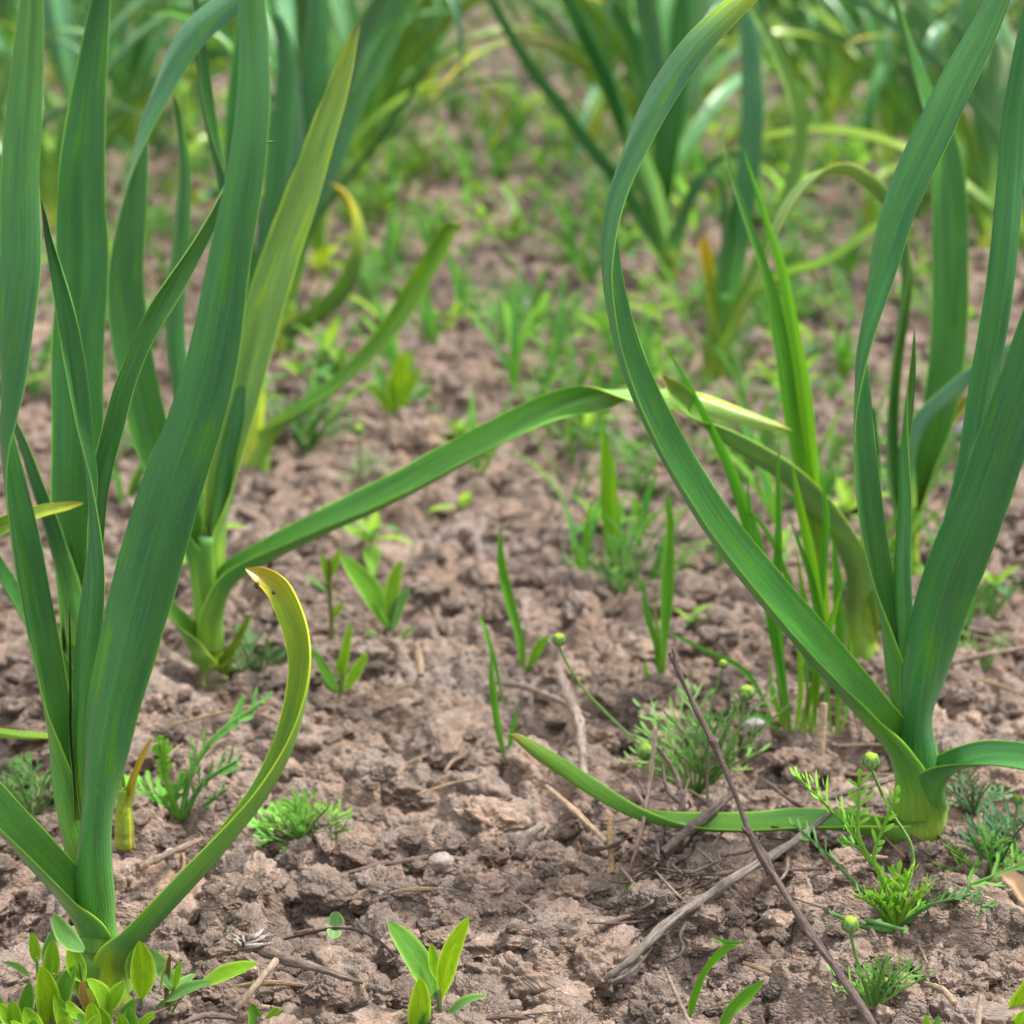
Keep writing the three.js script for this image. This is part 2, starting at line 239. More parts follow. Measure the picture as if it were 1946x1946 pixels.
{ // clods: the 300 that show largest are pieces of their own, the rest and the crumbs are one mass of each shape
  const R = rng(5), shapes = []; for (let i = 0; i < 7; i++) shapes.push(lump(i + 1, 15, { color: SOIL.map(c => c * (0.86 + 0.09 * (i % 4))), rough: 0.19 + 0.02 * (i % 3), flat: 0.74 + 0.06 * (i % 3), facets: 9 + 2 * i }));
  const all = [], add = (x, z, r, sunk) => all.push({ x, z, r, y: soilHeight(x, z, false) - r * sunk, v: Math.floor(R() * 7), e: [R() * 6.3, (R() - 0.5) * 0.9, (R() - 0.5) * 0.9], sc: [0.85 + 0.4 * R(), 0.7 + 0.4 * R(), 0.85 + 0.4 * R()] });
  const bare = (x, D) => noise2(x * 15, D * 11, 91) + 0.5 * noise2(x * 40, D * 30, 92);
  for (let i = 0; i < 26000; i++) { const D = 0.54 * Math.pow(5.0 / 0.54, Math.pow(R(), 1.2)), x = D * (R() * 2 - 1) * 0.31, f = bare(x, D); if (f < -0.35 && R() < 0.75) continue; add(x, -D, 0.0013 + 0.0024 * R() + 0.003 * Math.pow(R(), 4) + 0.0012 * Math.min(1, D - 0.54), -0.1 + 0.4 * R()); }
  for (let i = 0; i < 4000; i++) { const D = 0.56 * Math.pow(2.8 / 0.56, R()), x = D * (R() * 2 - 1) * 0.29; if (bare(x, D) < -0.3) continue; add(x, -D, 0.0036 + 0.0052 * R(), -0.15 + 0.45 * R()); }
  for (let i = 0; i < 760; i++) { const D = 0.57 * Math.pow(2.6 / 0.57, R()), x = D * (R() * 2 - 1) * 0.29; add(x, -D, 0.0075 + 0.0105 * Math.pow(R(), 1.6), 0.0 + 0.45 * R()); }
  all.sort((a, b) => b.r / -b.z - a.r / -a.z);
  const rest = shapes.map(() => []), M = new THREE.Matrix4(), E = new THREE.Euler();
  all.forEach((c, i) => {
    if (i < 300) { const m = part('clod', shapes[c.v], clodMat, soil); m.position.set(c.x, c.y, c.z); m.rotation.set(c.e[1], c.e[0], c.e[2]); m.scale.set(c.r * c.sc[0], c.r * c.sc[1], c.r * c.sc[2]); } else rest[c.v].push(c);
  });
  const crumb = [0, 1, 2].map(i => lump(i + 40, 4, { color: SOIL, rough: 0.3 }));
  crumb.forEach((g, i) => { const list = []; for (let k = 0; k < 9000; k++) { const D = 0.55 * Math.pow(2.6 / 0.55, R()), x = D * (R() * 2 - 1) * 0.3, r = 0.00045 + 0.0011 * R() * R(); list.push({ x, z: -D, y: soilHeight(x, -D) + r * 0.2, r, e: [R() * 6, R() * 3, 0], sc: [1, 0.8, 1.2] }); } rest.push(list); shapes.push(g); });
  rest.forEach((list, k) => {
    const im = new THREE.InstancedMesh(shapes[k], k < 7 ? clodMat : crumbMat, list.length); im.name = k < 7 ? 'small_clods' : 'soil_crumbs'; im.userData.kind = 'stuff'; im.castShadow = im.receiveShadow = true;
    list.forEach((c, i) => { E.set(c.e[1], c.e[0], c.e[2]); M.makeRotationFromEuler(E).scale(V(c.r * c.sc[0], c.r * c.sc[1], c.r * c.sc[2])).setPosition(c.x, c.y, c.z); im.setMatrixAt(i, M); const t = 0.74 + 0.46 * hash(i, k, 3), w = 0.03 * (hash(i, k, 4) - 0.5); im.setColorAt(i, new THREE.Color(t + w, t, t - w)); });
    soil.add(im);
  });
}

// ---------------------------------------------------------------- garlic
// stalk: the sheaths wrapped round one another; [x, y, width] up the stalk in picture units
function stalk(D, list, colors = [[0, [0.405, 0.446, 0.06]], [0.5, [0.311, 0.419, 0.05]], [1, FRESH]], seed = 1) {
  const P = list.map(a => atDistance(a[0], a[1], D)); return tube(P, list.map((a, i) => a[2] * 0.5 * metresPerPixel(P[i])), { sides: 20, n: 30, lump: 0.035, colors, seed, tile: 0.4 });
}
const tipped = (a = 0.85, mid = GREEN) => [[0, LIME], [0.12, FRESH], [0.4, mid], [a - 0.12, mid], [a, LIME], [(a + 1) / 2, YELLOW], [0.985, YELLOW], [1, TAN]];
const plain = (mid = GREEN, top = mid) => [[0, LIME], [0.10, FRESH], [0.3, mid], [1, top]];
function garlic(label, basePixel, stalkList, leaves, stalkColors, group) {
  const base = onSoil(basePixel[0], basePixel[1]), D = -base.z, g = thing('garlic_plant', label, 'garlic plant', base, group);
  part('stalk', stalk(D, stalkList, stalkColors, basePixel[0]), sheathMat, g, base);
  leaves.forEach((L, i) => { const m = part('leaf', traced(D, L.p, { colors: L.c ?? plain(), back: 0.0005, rim: true, ...L.o }), garlicLeaf[L.y ? 1 : 0], g, base); if (L.label) m.userData.label = L.label; });
  return g;
}
// front left
garlic('large front garlic plant with a curled yellow-tipped leaf, oval weeds at its foot', [202, 1905],
  [[206, 1935, 80], [204, 1880, 78], [200, 1835, 75], [192, 1795, 66], [186, 1765, 60], [182, 1700, 50], [178, 1600, 40]], [
  { p: [[186, 1790, 0, 205, 345, 180], [183, 1745, 0, 195, 335, 180], [178, 1660, -0.3, 185, 290, 180], [182, 1540, -0.6, 150, 190, 178], [205, 1380, -0.9, 140, 120, 172], [248, 1200, -1.1, 142, 80, 168], [300, 1020, -1.2, 138, 62, 166], [350, 850, -1.3, 124, 56, 164], [395, 680, -1.5, 108, 56, 164], [432, 520, -1.8, 92, 60, 166], [462, 360, -2.2, 80, 66, 170], [478, 180, -2.6, 70, 72, 174], [480, 20, -3.0, 62, 80, 178], [470, -90, -3.4, 50, 80, 180], [440, -200, -4, 20, 80, 180]], y: 1, c: [[0, [0.27, 0.459, 0.08]], [0.1, FRESH], [0.2, [0.0743, 0.223, 0.062]], [0.45, DEEP], [0.68, GREEN], [0.85, [0.10, 0.26, 0.09]], [1, [0.10, 0.26, 0.09]]], o: { sheath: 0.1, n: 130, m: 14 } },
  { p: [[150, 1640, 0.5, 120, 300, 150], [138, 1560, 0.6, 105, 230, 120], [112, 1400, 0.6, 98, 120, 50], [82, 1260, 0.5, 92, 100, 42], [48, 1080, 0.4, 88, 90, 40], [22, 900, 0.2, 82, 80, 60], [14, 780, 0.1, 80, 80, 105], [20, 660, 0, 80, 80, 150], [34, 520, 0, 82, 60, 168], [42, 360, 0, 80, 50, 172], [50, 180, -0.2, 70, 50, 175], [62, 0, -0.4, 48, 60, 175], [72, -120, -0.5, 20, 60, 175]], y: 1, c: [[0, LIME], [0.10, FRESH], [0.3, DEEP], [0.7, [0.06, 0.19, 0.06]], [0.88, [0.13, 0.28, 0.06]], [1, [0.14, 0.28, 0.05]]], o: { n: 110, m: 12 } },
  { p: [[160, 1560, 0.2, 50, 120, 160], [158, 1420, 0.2, 52, 90, 160], [165, 1250, 0.2, 56, 70, 165], [176, 1080, 0.2, 52, 70, 150], [172, 930, 0.3, 46, 110, 80], [156, 790, 0.4, 50, 100, 30], [140, 680, 0.4, 48, 90, 10], [120, 570, 0.4, 40, 90, -10], [96, 470, 0.5, 24, 110, -20], [74, 380, 0.5, 5, 100, -20]], o: { n: 90 } },
  { p: [[168, 1500, 1.2, 40, 180, 90], [172, 1250, 1.4, 44, 120, 60], [176, 1050, 1.6, 48, 100, 40], [192, 890, 1.8, 48, 100, 20], [232, 760, 2.0, 50, 90, -30], [280, 640, 2.2, 46, 80, -40], [340, 530, 2.4, 46, 90, 30], [400, 420, 2.6, 42, 90, 60], [450, 330, 2.8, 34, 90, 60], [500, 275, 3, 16, 100, 60], [523, 266, 3, 4, 100, 60]], c: plain(GREEN, FRESH), o: { n: 90 } },
  { p: [[148, 1560, 0, 22, 200, 0], [136, 1420, 0, 22, 200, 0], [134, 1280, 0, 16, 200, 0], [133, 1148, 0, 5, 200, 0]], c: plain(DEEP), o: { n: 30, m: 6 } },
  { p: [[200, 1880, 0.1, 225, 345, 90], [194, 1825, 0, 205, 330, 88], [188, 1792, -0.1, 155, 270, 82], [180, 1762, -0.4, 124, 190, 72], [138, 1705, -1.0, 132, 130, 62], [76, 1632, -1.7, 138, 112, 58], [3, 1555, -2.4, 132, 106, 56], [-90, 1450, -3.2, 100, 70, 36], [-180, 1370, -4, 60, 70, 34], [-230, 1340, -4.4, 10, 70, 34]], c: [[0, LIME], [0.18, [0.189, 0.365, 0.06]], [0.35, [0.162, 0.338, 0.07]], [1, GREEN]], o: { sheath: 0.12, n: 80, m: 14 }, label: 'broad lower blade leaning out past the picture edge' },
  { p: [[205, 1960, -0.2, 262, 345, -90], [204, 1900, -0.2, 256, 340, -90], [204, 1856, -0.3, 236, 330, -90], [212, 1818, -0.6, 108, 180, -96], [250, 1780, -1.2, 92, 140, -100], [330, 1695, -1.8, 92, 130, -104], [420, 1595, -2.1, 92, 126, -92], [498, 1490, -2.3, 90, 118, -76], [552, 1380, -2.4, 86, 110, -60], [574, 1270, -2.4, 78, 100, -46], [566, 1190, -2.3, 70, 90, -30], [534, 1128, -2.1, 60, 80, -12], [498, 1096, -2, 42, 76, 4], [470, 1081, -1.9, 10, 80, 8]], y: 1, c: [[0, [0.46, 0.50, 0.07]], [0.22, [0.36, 0.46, 0.05]], [0.29, [0.15, 0.29, 0.06]], [0.34, [0.105, 0.25, 0.06]], [0.45, [0.176, 0.338, 0.05]], [0.66, [0.297, 0.446, 0.04]], [0.84, [0.486, 0.54, 0.035]], [0.93, YELLOW], [0.985, [0.837, 0.594, 0.1]], [1, TAN]], o: { sheath: 0.08, n: 110, m: 14 }, label: 'curled lower leaf yellowing to a tan tip' },
]);
// the plant behind it, its foot hidden
garlic('garlic plant hidden behind the front left one, with a wide upright leaf', [152, 1440],
  [[152, 1450, 58], [150, 1380, 54], [148, 1280, 48], [148, 1180, 40]], [
  { p: [[150, 1330, 0, 100, 200, -10], [148, 1180, 0.3, 88, 120, -6], [140, 1020, 0.6, 92, 60, -4], [146, 850, 1, 102, 46, -4], [150, 690, 1.4, 104, 40, -4], [155, 520, 1.8, 104, 40, -6], [160, 360, 2.2, 100, 44, -8], [170, 180, 2.6, 70, 60, -8], [196, 0, 3, 42, 90, -8], [214, -120, 3.2, 10, 90, -8]], y: 1, c: plain(GREEN), o: { n: 90, q: 0.35 } },
  { p: [[148, 1220, -0.4, 80, 200, 150], [128, 1110, -0.6, 62, 120, 130], [92, 990, -0.9, 56, 80, 120], [56, 880, -1.2, 52, 70, 110], [20, 780, -1.5, 46, 70, 100], [-40, 640, -2, 30, 70, 90], [-80, 560, -2, 6, 70, 90]], c: plain(DEEP), o: { n: 60 } },
  { p: [[150, 1330, -0.6, 60, 160, 40], [90, 1230, -1.5, 62, 90, 50], [20, 1120, -2.6, 60, 80, 60], [-70, 1000, -3.6, 50, 70, 60], [-160, 960, -4, 10, 70, 60]], c: plain(GREEN), o: { n: 50 } },
  { p: [[140, 1230, 0.6, 20, 160, 0], [148, 1120, 0.6, 16, 160, 0], [134, 1026, 0.6, 4, 160, 0]], c: plain(FRESH), o: { n: 24, m: 6 } },
  { p: [[-150, 1075, -2, 60, 90, 20], [-60, 1030, -2.2, 46, 90, 20], [20, 992, -2.4, 38, 90, -20], [90, 970, -2.5, 30, 80, -30], [135, 960, -2.5, 18, 80, -30], [158, 955, -2.5, 4, 80, -30]], c: [[0, FRESH], [0.4, LIME], [0.6, [0.567, 0.621, 0.08]], [1, YELLOW]], o: { n: 40 } },
]);
// second in the left row
garlic('left row garlic plant whose long leaf reaches right across the bare path', [393, 1306],
  [[392, 1325, 58], [394, 1290, 57], [396, 1245, 50], [397, 1200, 48], [397, 1140, 46], [394, 1080, 42], [392, 1020, 32]], [
  { p: [[396, 1180, 0, 140, 330, 80], [388, 1090, 0.2, 120, 240, 70], [352, 990, 0.4, 100, 140, 40], [300, 870, 0.8, 92, 90, 24], [262, 740, 1.2, 88, 70, 18], [242, 600, 1.6, 86, 66, 20], [240, 470, 2, 84, 70, 34], [256, 330, 2.2, 80, 80, 66], [296, 190, 2.2, 74, 80, 120], [356, 80, 2, 68, 70, 150], [430, 14, 1.6, 62, 70, 160], [520, -40, 1, 44, 70, 165], [600, -40, 0.6, 10, 70, 165]], y: 1, c: plain([0.0607, 0.189, 0.045], GREY), o: { n: 110, m: 12 } },
  { p: [[400, 1150, 0.2, 130, 330, -60], [404, 1040, 0.5, 110, 220, -60], [424, 920, 0.8, 88, 120, -30], [452, 780, 1.2, 84, 76, -18], [488, 640, 1.5, 82, 60, -14], [530, 500, 1.8, 78, 56, -14], [576, 370, 2.0, 70, 60, -16], [622, 230, 2.2, 56, 66, -20], [655, 120, 2.4, 36, 74, -24], [676, 65, 2.5, 18, 80, -24], [686, 40, 2.5, 5, 80, -24]], y: 1, c: [[0, LIME], [0.3, [0.27, 0.44, 0.12]], [0.7, [0.36, 0.50, 0.11]], [0.88, [0.48, 0.55, 0.10]], [0.95, PALE], [0.985, YELLOW], [1, TAN]], o: { n: 90 } },
  { p: [[398, 1150, 0.6, 110, 330, 170], [408, 1040, 0.8, 96, 220, 170], [428, 900, 1.2, 66, 130, 165], [450, 760, 1.6, 62, 80, 160], [456, 600, 2, 60, 70, 150], [436, 420, 2.4, 60, 80, 120], [404, 250, 2.8, 58, 90, 60], [378, 90, 3, 44, 100, 50], [366, -40, 3.2, 16, 100, 50]], c: plain(DEEP), o: { n: 80 } },
  { p: [[396, 1225, -0.3, 155, 335, -80], [402, 1160, -0.5, 122, 250, -84], [432, 1096, -0.9, 96, 155, -76], [520, 1046, -1.2, 100, 122, -66], [640, 988, -1.4, 106, 112, -63], [770, 926, -1.6, 106, 108, -60], [900, 850, -1.8, 98, 106, -56], [1010, 792, -1.9, 80, 96, -42], [1090, 762, -2.0, 72, 110, -24], [1150, 752, -2.1, 68, 100, 40], [1220, 750, -2.2, 66, 80, 120], [1310, 762, -2.3, 60, 80, 150], [1400, 788, -2.4, 44, 84, 158], [1470, 808, -2.5, 22, 90, 160], [1508, 819, -2.5, 4, 90, 160]], y: 1, c: [[0, LIME], [0.15, FRESH], [0.3, [0.101, 0.27, 0.055]], [0.6, [0.149, 0.351, 0.06]], [0.72, [0.27, 0.432, 0.09]], [0.82, [0.459, 0.567, 0.13]], [0.93, [0.567, 0.621, 0.14]], [0.98, YELLOW], [1, TAN]], o: { sheath: 0.06, n: 130, m: 12 }, label: 'long blade reaching right with a pale bent tip' },
  { p: [[394, 1262, -0.3, 150, 330, 80], [376, 1220, -0.5, 90, 170, 70], [340, 1180, -1, 56, 110, 50], [300, 1140, -1.4, 46, 90, 50], [250, 1090, -2, 30, 90, 50], [210, 1060, -2.2, 6, 90, 50]], c: [[0, LIME], [0.3, [0.216, 0.392, 0.09]], [1, FRESH]], o: { sheath: 0.1, n: 50 } },
  { p: [[398, 1325, -0.2, 150, 335, -80], [402, 1280, -0.3, 120, 325, -80], [425, 1262, -0.6, 50, 160, -60], [448, 1225, -0.8, 24, 100, -30], [470, 1180, -0.9, 14, 100, -20], [478, 1166, -0.9, 4, 100, -20]], c: [[0, LIME], [1, [0.378, 0.486, 0.06]]], o: { n: 40 } },
  { p: [[394, 1100, 1.2, 60, 200, 150], [366, 900, 1.8, 50, 140, 150], [338, 700, 2.4, 44, 90, 160], [332, 570, 2.8, 42, 90, 160], [344, 440, 3.2, 40, 90, 150], [350, 330, 3.4, 32, 90, 150], [338, 230, 3.6, 18, 90, 150], [330, 178, 3.6, 4, 90, 150]], c: plain(GREEN, FRESH), o: { n: 60 } },
]);
// third and fourth in the left row
const brightFoot = [[0, [0.837, 0.837, 0.12]], [0.5, [0.743, 0.81, 0.08]], [0.75, [0.459, 0.621, 0.07]], [1, FRESH]];
garlic('garlic plant with a bright yellow foot behind the pale broad leaf', [482, 886],
  [[482, 900, 42], [482, 870, 42], [481, 830, 38], [482, 785, 40], [486, 740, 40], [488, 680, 34], [490, 620, 26]], [
  { p: [[483, 895, -0.1, 134, 340, -80], [487, 846, -0.3, 122, 330, -80], [512, 818, -0.5, 60, 170, -80], [570, 778, -0.8, 56, 110, -60], [640, 732, -1.1, 58, 100, -54], [700, 678, -1.3, 58, 100, -48], [752, 612, -1.5, 58, 96, -40], [796, 540, -1.7, 56, 90, -34], [834, 472, -1.9, 48, 90, -20], [856, 436, -2, 34, 80, 0], [868, 428, -2, 26, 80, 40], [880, 424, -2, 8, 80, 60]], y: 1, c: [[0, LIME], [0.3, [0.162, 0.338, 0.05]], [0.7, [0.23, 0.419, 0.04]], [0.9, [0.297, 0.459, 0.04]], [0.965, YELLOW], [1, TAN]], o: { n: 70 } },
  { p: [[487, 740, 0, 100, 330, 170], [494, 600, 0.5, 60, 120, 170], [510, 450, 1, 52, 80, 170], [530, 280, 1.5, 50, 80, 165], [540, 120, 2, 40, 80, 160], [528, 40, 2.3, 26, 90, 160], [515, 18, 2.4, 6, 90, 160]], c: plain(DEEP), o: { n: 50 } },
  { p: [[484, 720, 0.5, 90, 330, 20], [468, 560, 1, 56, 110, 10], [452, 380, 1.6, 54, 80, 10], [452, 200, 2.2, 50, 80, 10], [470, 20, 2.8, 36, 80, 10], [490, -100, 3, 6, 80, 10]], c: plain(GREEN), o: { n: 50 } },
], brightFoot);
garlic('garlic plant with one lower leaf curled into a hook, yellow at its end', [537, 684],
  [[537, 700, 34], [537, 670, 33], [538, 640, 30], [542, 600, 32], [548, 540, 28], [552, 480, 20]], [
  { p: [[537, 698, -0.2, 108, 340, -85], [538, 652, -0.4, 98, 330, -85], [550, 628, -0.7, 60, 170, -100], [592, 608, -1.2, 74, 120, -124], [636, 574, -1.6, 76, 110, -126], [668, 526, -1.9, 74, 110, -120], [682, 468, -2.1, 66, 110, -108], [676, 412, -2.1, 54, 100, -94], [656, 370, -2, 34, 100, -70], [630, 346, -1.9, 10, 100, -60]], y: 1, c: [[0, LIME], [0.25, [0.09, 0.16, 0.03]], [0.6, [0.14, 0.24, 0.04]], [0.75, [0.40, 0.42, 0.04]], [0.88, YELLOW], [1, YELLOW]], o: { n: 70 } },
  { p: [[545, 590, 0, 90, 330, 170], [556, 460, 0.6, 54, 110, 170], [572, 300, 1.2, 50, 80, 165], [590, 140, 1.8, 46, 80, 160], [600, 0, 2.4, 34, 80, 160], [606, -80, 2.6, 8, 80, 160]], c: plain(DEEP), o: { n: 50 } },
  { p: [[547, 600, 0.3, 80, 330, 0], [556, 440, 0.5, 46, 110, 0], [560, 260, 1, 42, 80, 0], [548, 110, 1.4, 34, 80, 10], [532, 50, 1.6, 22, 90, 20], [522, 30, 1.6, 6, 90, 20]], c: plain(GREY), o: { n: 50 } },
  { p: [[552, 560, 0, 70, 300, -80], [584, 440, -0.4, 44, 110, -70], [650, 352, -0.8, 38, 90, -80], [720, 262, -1, 34, 90, -90], [780, 180, -1.2, 26, 90, -90], [826, 100, -1.4, 6, 90, -90]], c: plain(DEEP), o: { n: 50 } },
  { p: [[548, 560, 0.8, 70, 300, -20], [600, 400, 1.4, 48, 100, -20], [660, 240, 2, 46, 80, -20], [730, 90, 2.6, 36, 80, -20], [800, -20, 3, 10, 80, -20]], c: plain(GREY, FRESH), o: { n: 50 } },
  { p: [[548, 560, 1, 60, 300, 40], [520, 400, 1.6, 46, 100, 30], [500, 220, 2.2, 40, 80, 20], [440, 80, 3, 34, 80, 20], [330, 20, 3.6, 26, 80, 20], [260, 30, 4, 6, 80, 20]], c: plain(FRESH), o: { n: 50 } },
], brightFoot);
// front right
garlic('big right-hand garlic plant with a tall arching leaf and one leaf on the soil', [1747, 1612],
  [[1747, 1640, 84], [1748, 1605, 80], [1748, 1560, 76], [1747, 1510, 74], [1745, 1460, 62], [1738, 1400, 46], [1728, 1330, 34]], [
  { p: [[1742, 1540, -0.3, 240, 340, 95], [1738, 1480, -0.4, 186, 270, 90], [1712, 1420, -0.8, 136, 175, 74], [1652, 1348, -1.2, 142, 128, 62], [1560, 1246, -1.6, 146, 112, 58], [1450, 1112, -2.0, 138, 108, 57], [1340, 968, -2.3, 126, 106, 56], [1244, 800, -2.5, 112, 106, 56], [1182, 640, -2.6, 98, 110, 60], [1156, 500, -2.6, 82, 116, 74], [1166, 390, -2.5, 76, 120, 108], [1204, 280, -2.4, 72, 96, 144], [1262, 170, -2.2, 70, 76, 160], [1330, 76, -2.0, 62, 70, 166], [1402, 2, -1.8, 50, 70, 168], [1470, -50, -1.6, 30, 70, 170], [1520, -80, -1.5, 6, 70, 170]], y: 1, c: [[0, LIME], [0.1, [0.162, 0.365, 0.05]], [0.22, [0.0878, 0.263, 0.055]], [0.5, [0.0607, 0.196, 0.065]], [0.78, [0.09, 0.21, 0.10]], [0.84, [0.162, 0.297, 0.09]], [0.89, [0.459, 0.513, 0.05]], [1, YELLOW]], o: { sheath: 0.06, n: 150, m: 14 }, label: 'tall blade arching left and back over the picture top' },
  { p: [[1732, 1440, 0.4, 120, 300, 140], [1718, 1340, 0.5, 100, 200, 110], [1694, 1200, 0.6, 84, 120, 66], [1664, 1050, 0.7, 78, 96, 44], [1644, 900, 0.8, 76, 84, 40], [1636, 760, 0.8, 74, 86, 60], [1646, 630, 0.8, 74, 90, 110], [1676, 500, 0.8, 74, 70, 152], [1726, 356, 0.7, 76, 54, 166], [1790, 220, 0.6, 76, 50, 170], [1850, 96, 0.5, 66, 54, 172], [1900, -10, 0.4, 48, 60, 172], [1950, -110, 0.3, 12, 60, 172]], c: [[0, LIME], [0.10, FRESH], [0.3, GREEN], [0.6, GREEN], [0.85, [0.095, 0.25, 0.085]], [1, [0.095, 0.25, 0.085]]], o: { n: 120, m: 12 } },
  { p: [[1726, 1420, 0.2, 60, 200, 160], [1718, 1260, 0.2, 52, 140, 160], [1714, 1080, 0.2, 50, 110, 150], [1718, 920, 0.3, 46, 110, 120], [1728, 790, 0.3, 34, 120, 60], [1734, 700, 0.4, 20, 120, 40], [1739, 626, 0.4, 4, 120, 40]], c: plain(GREEN, FRESH), o: { n: 70 } },
  { p: [[1746, 1520, -0.2, 230, 345, 182], [1744, 1450, -0.3, 200, 300, 182], [1745, 1370, -0.5, 160, 200, 182], [1762, 1250, -0.8, 132, 120, 178], [1802, 1110, -1, 126, 84, 172], [1856, 970, -1.2, 120, 70, 168], [1912, 820, -1.4, 110, 66, 166], [1960, 680, -1.6, 98, 66, 166], [2000, 540, -1.8, 70, 66, 166], [2040, 400, -2, 12, 66, 166]], y: 1, c: [[0, [0.135, 0.338, 0.05]], [0.2, [0.054, 0.189, 0.055]], [0.5, DEEP], [1, DEEP]], o: { sheath: 0.1, n: 110, m: 14 } },
  { p: [[1740, 1420, 0.6, 90, 300, 200], [1764, 1230, 0.9, 70, 160, 190], [1800, 1060, 1.1, 62, 100, 185], [1842, 890, 1.3, 62, 80, 180], [1874, 720, 1.5, 62, 70, 180], [1898, 540, 1.6, 60, 70, 178], [1918, 360, 1.7, 58, 70, 178], [1938, 180, 1.8, 52, 70, 178], [1962, 0, 1.9, 30, 70, 178], [1980, -100, 2, 6, 70, 178]], c: plain(GREEN), o: { n: 90 } },
  { p: [[1747, 1650, -0.2, 236, 342, -92], [1747, 1570, -0.3, 232, 340, -92], [1748, 1512, -0.7, 182, 260, -96], [1774, 1470, -1.2, 104, 155, -80], [1824, 1446, -1.8, 92, 110, -62], [1890, 1438, -2.2, 86, 90, -54], [1960, 1446, -2.6, 80, 84, -46], [2040, 1476, -3, 60, 84, -40], [2100, 1510, -3.2, 10, 84, -40]], c: [[0, [0.33, 0.34, 0.05]], [0.14, [0.31, 0.37, 0.045]], [0.27, [0.12, 0.26, 0.05]], [0.5, GREEN], [1, GREEN]], o: { sheath: 0.1, n: 70, m: 12 }, label: 'low leaf bending out to the right' },
  { p: [[1742, 1592, 0, 190, 320, 90], [1700, 1580, -0.6, 96, 180, 84], [1620, 1566, -1.3, 78, 100, 56], [1510, 1562, -1.8, 80, 90, 52], [1400, 1568, -2.2, 80, 90, 52], [1300, 1564, -2.5, 74, 96, 56], [1220, 1545, -2.7, 60, 120, 84], [1150, 1512, -2.8, 58, 130, 120], [1080, 1470, -2.9, 54, 124, 140], [1020, 1430, -3, 40, 110, 150], [985, 1406, -3, 24, 100, 150], [970, 1396, -3, 8, 100, 150]], c: [[0, LIME], [0.2, [0.15, 0.34, 0.07]], [0.5, [0.18, 0.37, 0.06]], [0.75, [0.22, 0.40, 0.035]], [0.88, [0.38, 0.48, 0.04]], [0.95, YELLOW], [1, PALE]], o: { n: 100, m: 12 }, label: 'fallen blade lying along the soil with a raised yellow tip' },
], [[0, [0.27, 0.27, 0.05]], [0.35, [0.23, 0.324, 0.035]], [0.7, [0.176, 0.338, 0.04]], [1, GREEN]]);
// behind it
garlic('garlic plant behind the right one with a single bent lower leaf pointing left', [1640, 1238],
  [[1642, 1256, 54], [1642, 1220, 53], [1643, 1170, 48], [1640, 1110, 44], [1634, 1050, 30]], [
  { p: [[1643, 1262, -0.1, 168, 340, 92], [1644, 1180, -0.3, 150, 330, 92], [1636, 1110, -1, 120, 220, 110], [1606, 1040, -2.6, 92, 120, 132], [1550, 962, -4.6, 82, 96, 132], [1480, 894, -6.6, 74, 90, 130], [1410, 848, -8.2, 62, 96, 128], [1352, 812, -9.2, 50, 120, 110], [1316, 778, -9.8, 54, 80, 40], [1286, 744, -10.2, 44, 70, 14], [1256, 714, -10.5, 8, 90, 10]], y: 1, c: [[0, LIME], [0.25, [0.16, 0.28, 0.06]], [0.7, [0.17, 0.31, 0.07]], [0.9, [0.20, 0.34, 0.05]], [0.98, [0.486, 0.486, 0.06]], [1, YELLOW]], o: { n: 80, m: 12 } },
  { p: [[1638, 1120, 0.4, 80, 300, 30], [1648, 1020, 0.6, 56, 140, 20], [1655, 920, 0.8, 44, 100, 10], [1658, 840, 1.0, 30, 90, 0], [1660, 770, 1.1, 6, 90, 0]], c: plain(GREEN), o: { n: 60 } },
], [[0, [0.459, 0.486, 0.08]], [0.5, [0.351, 0.446, 0.05]], [1, FRESH]]);
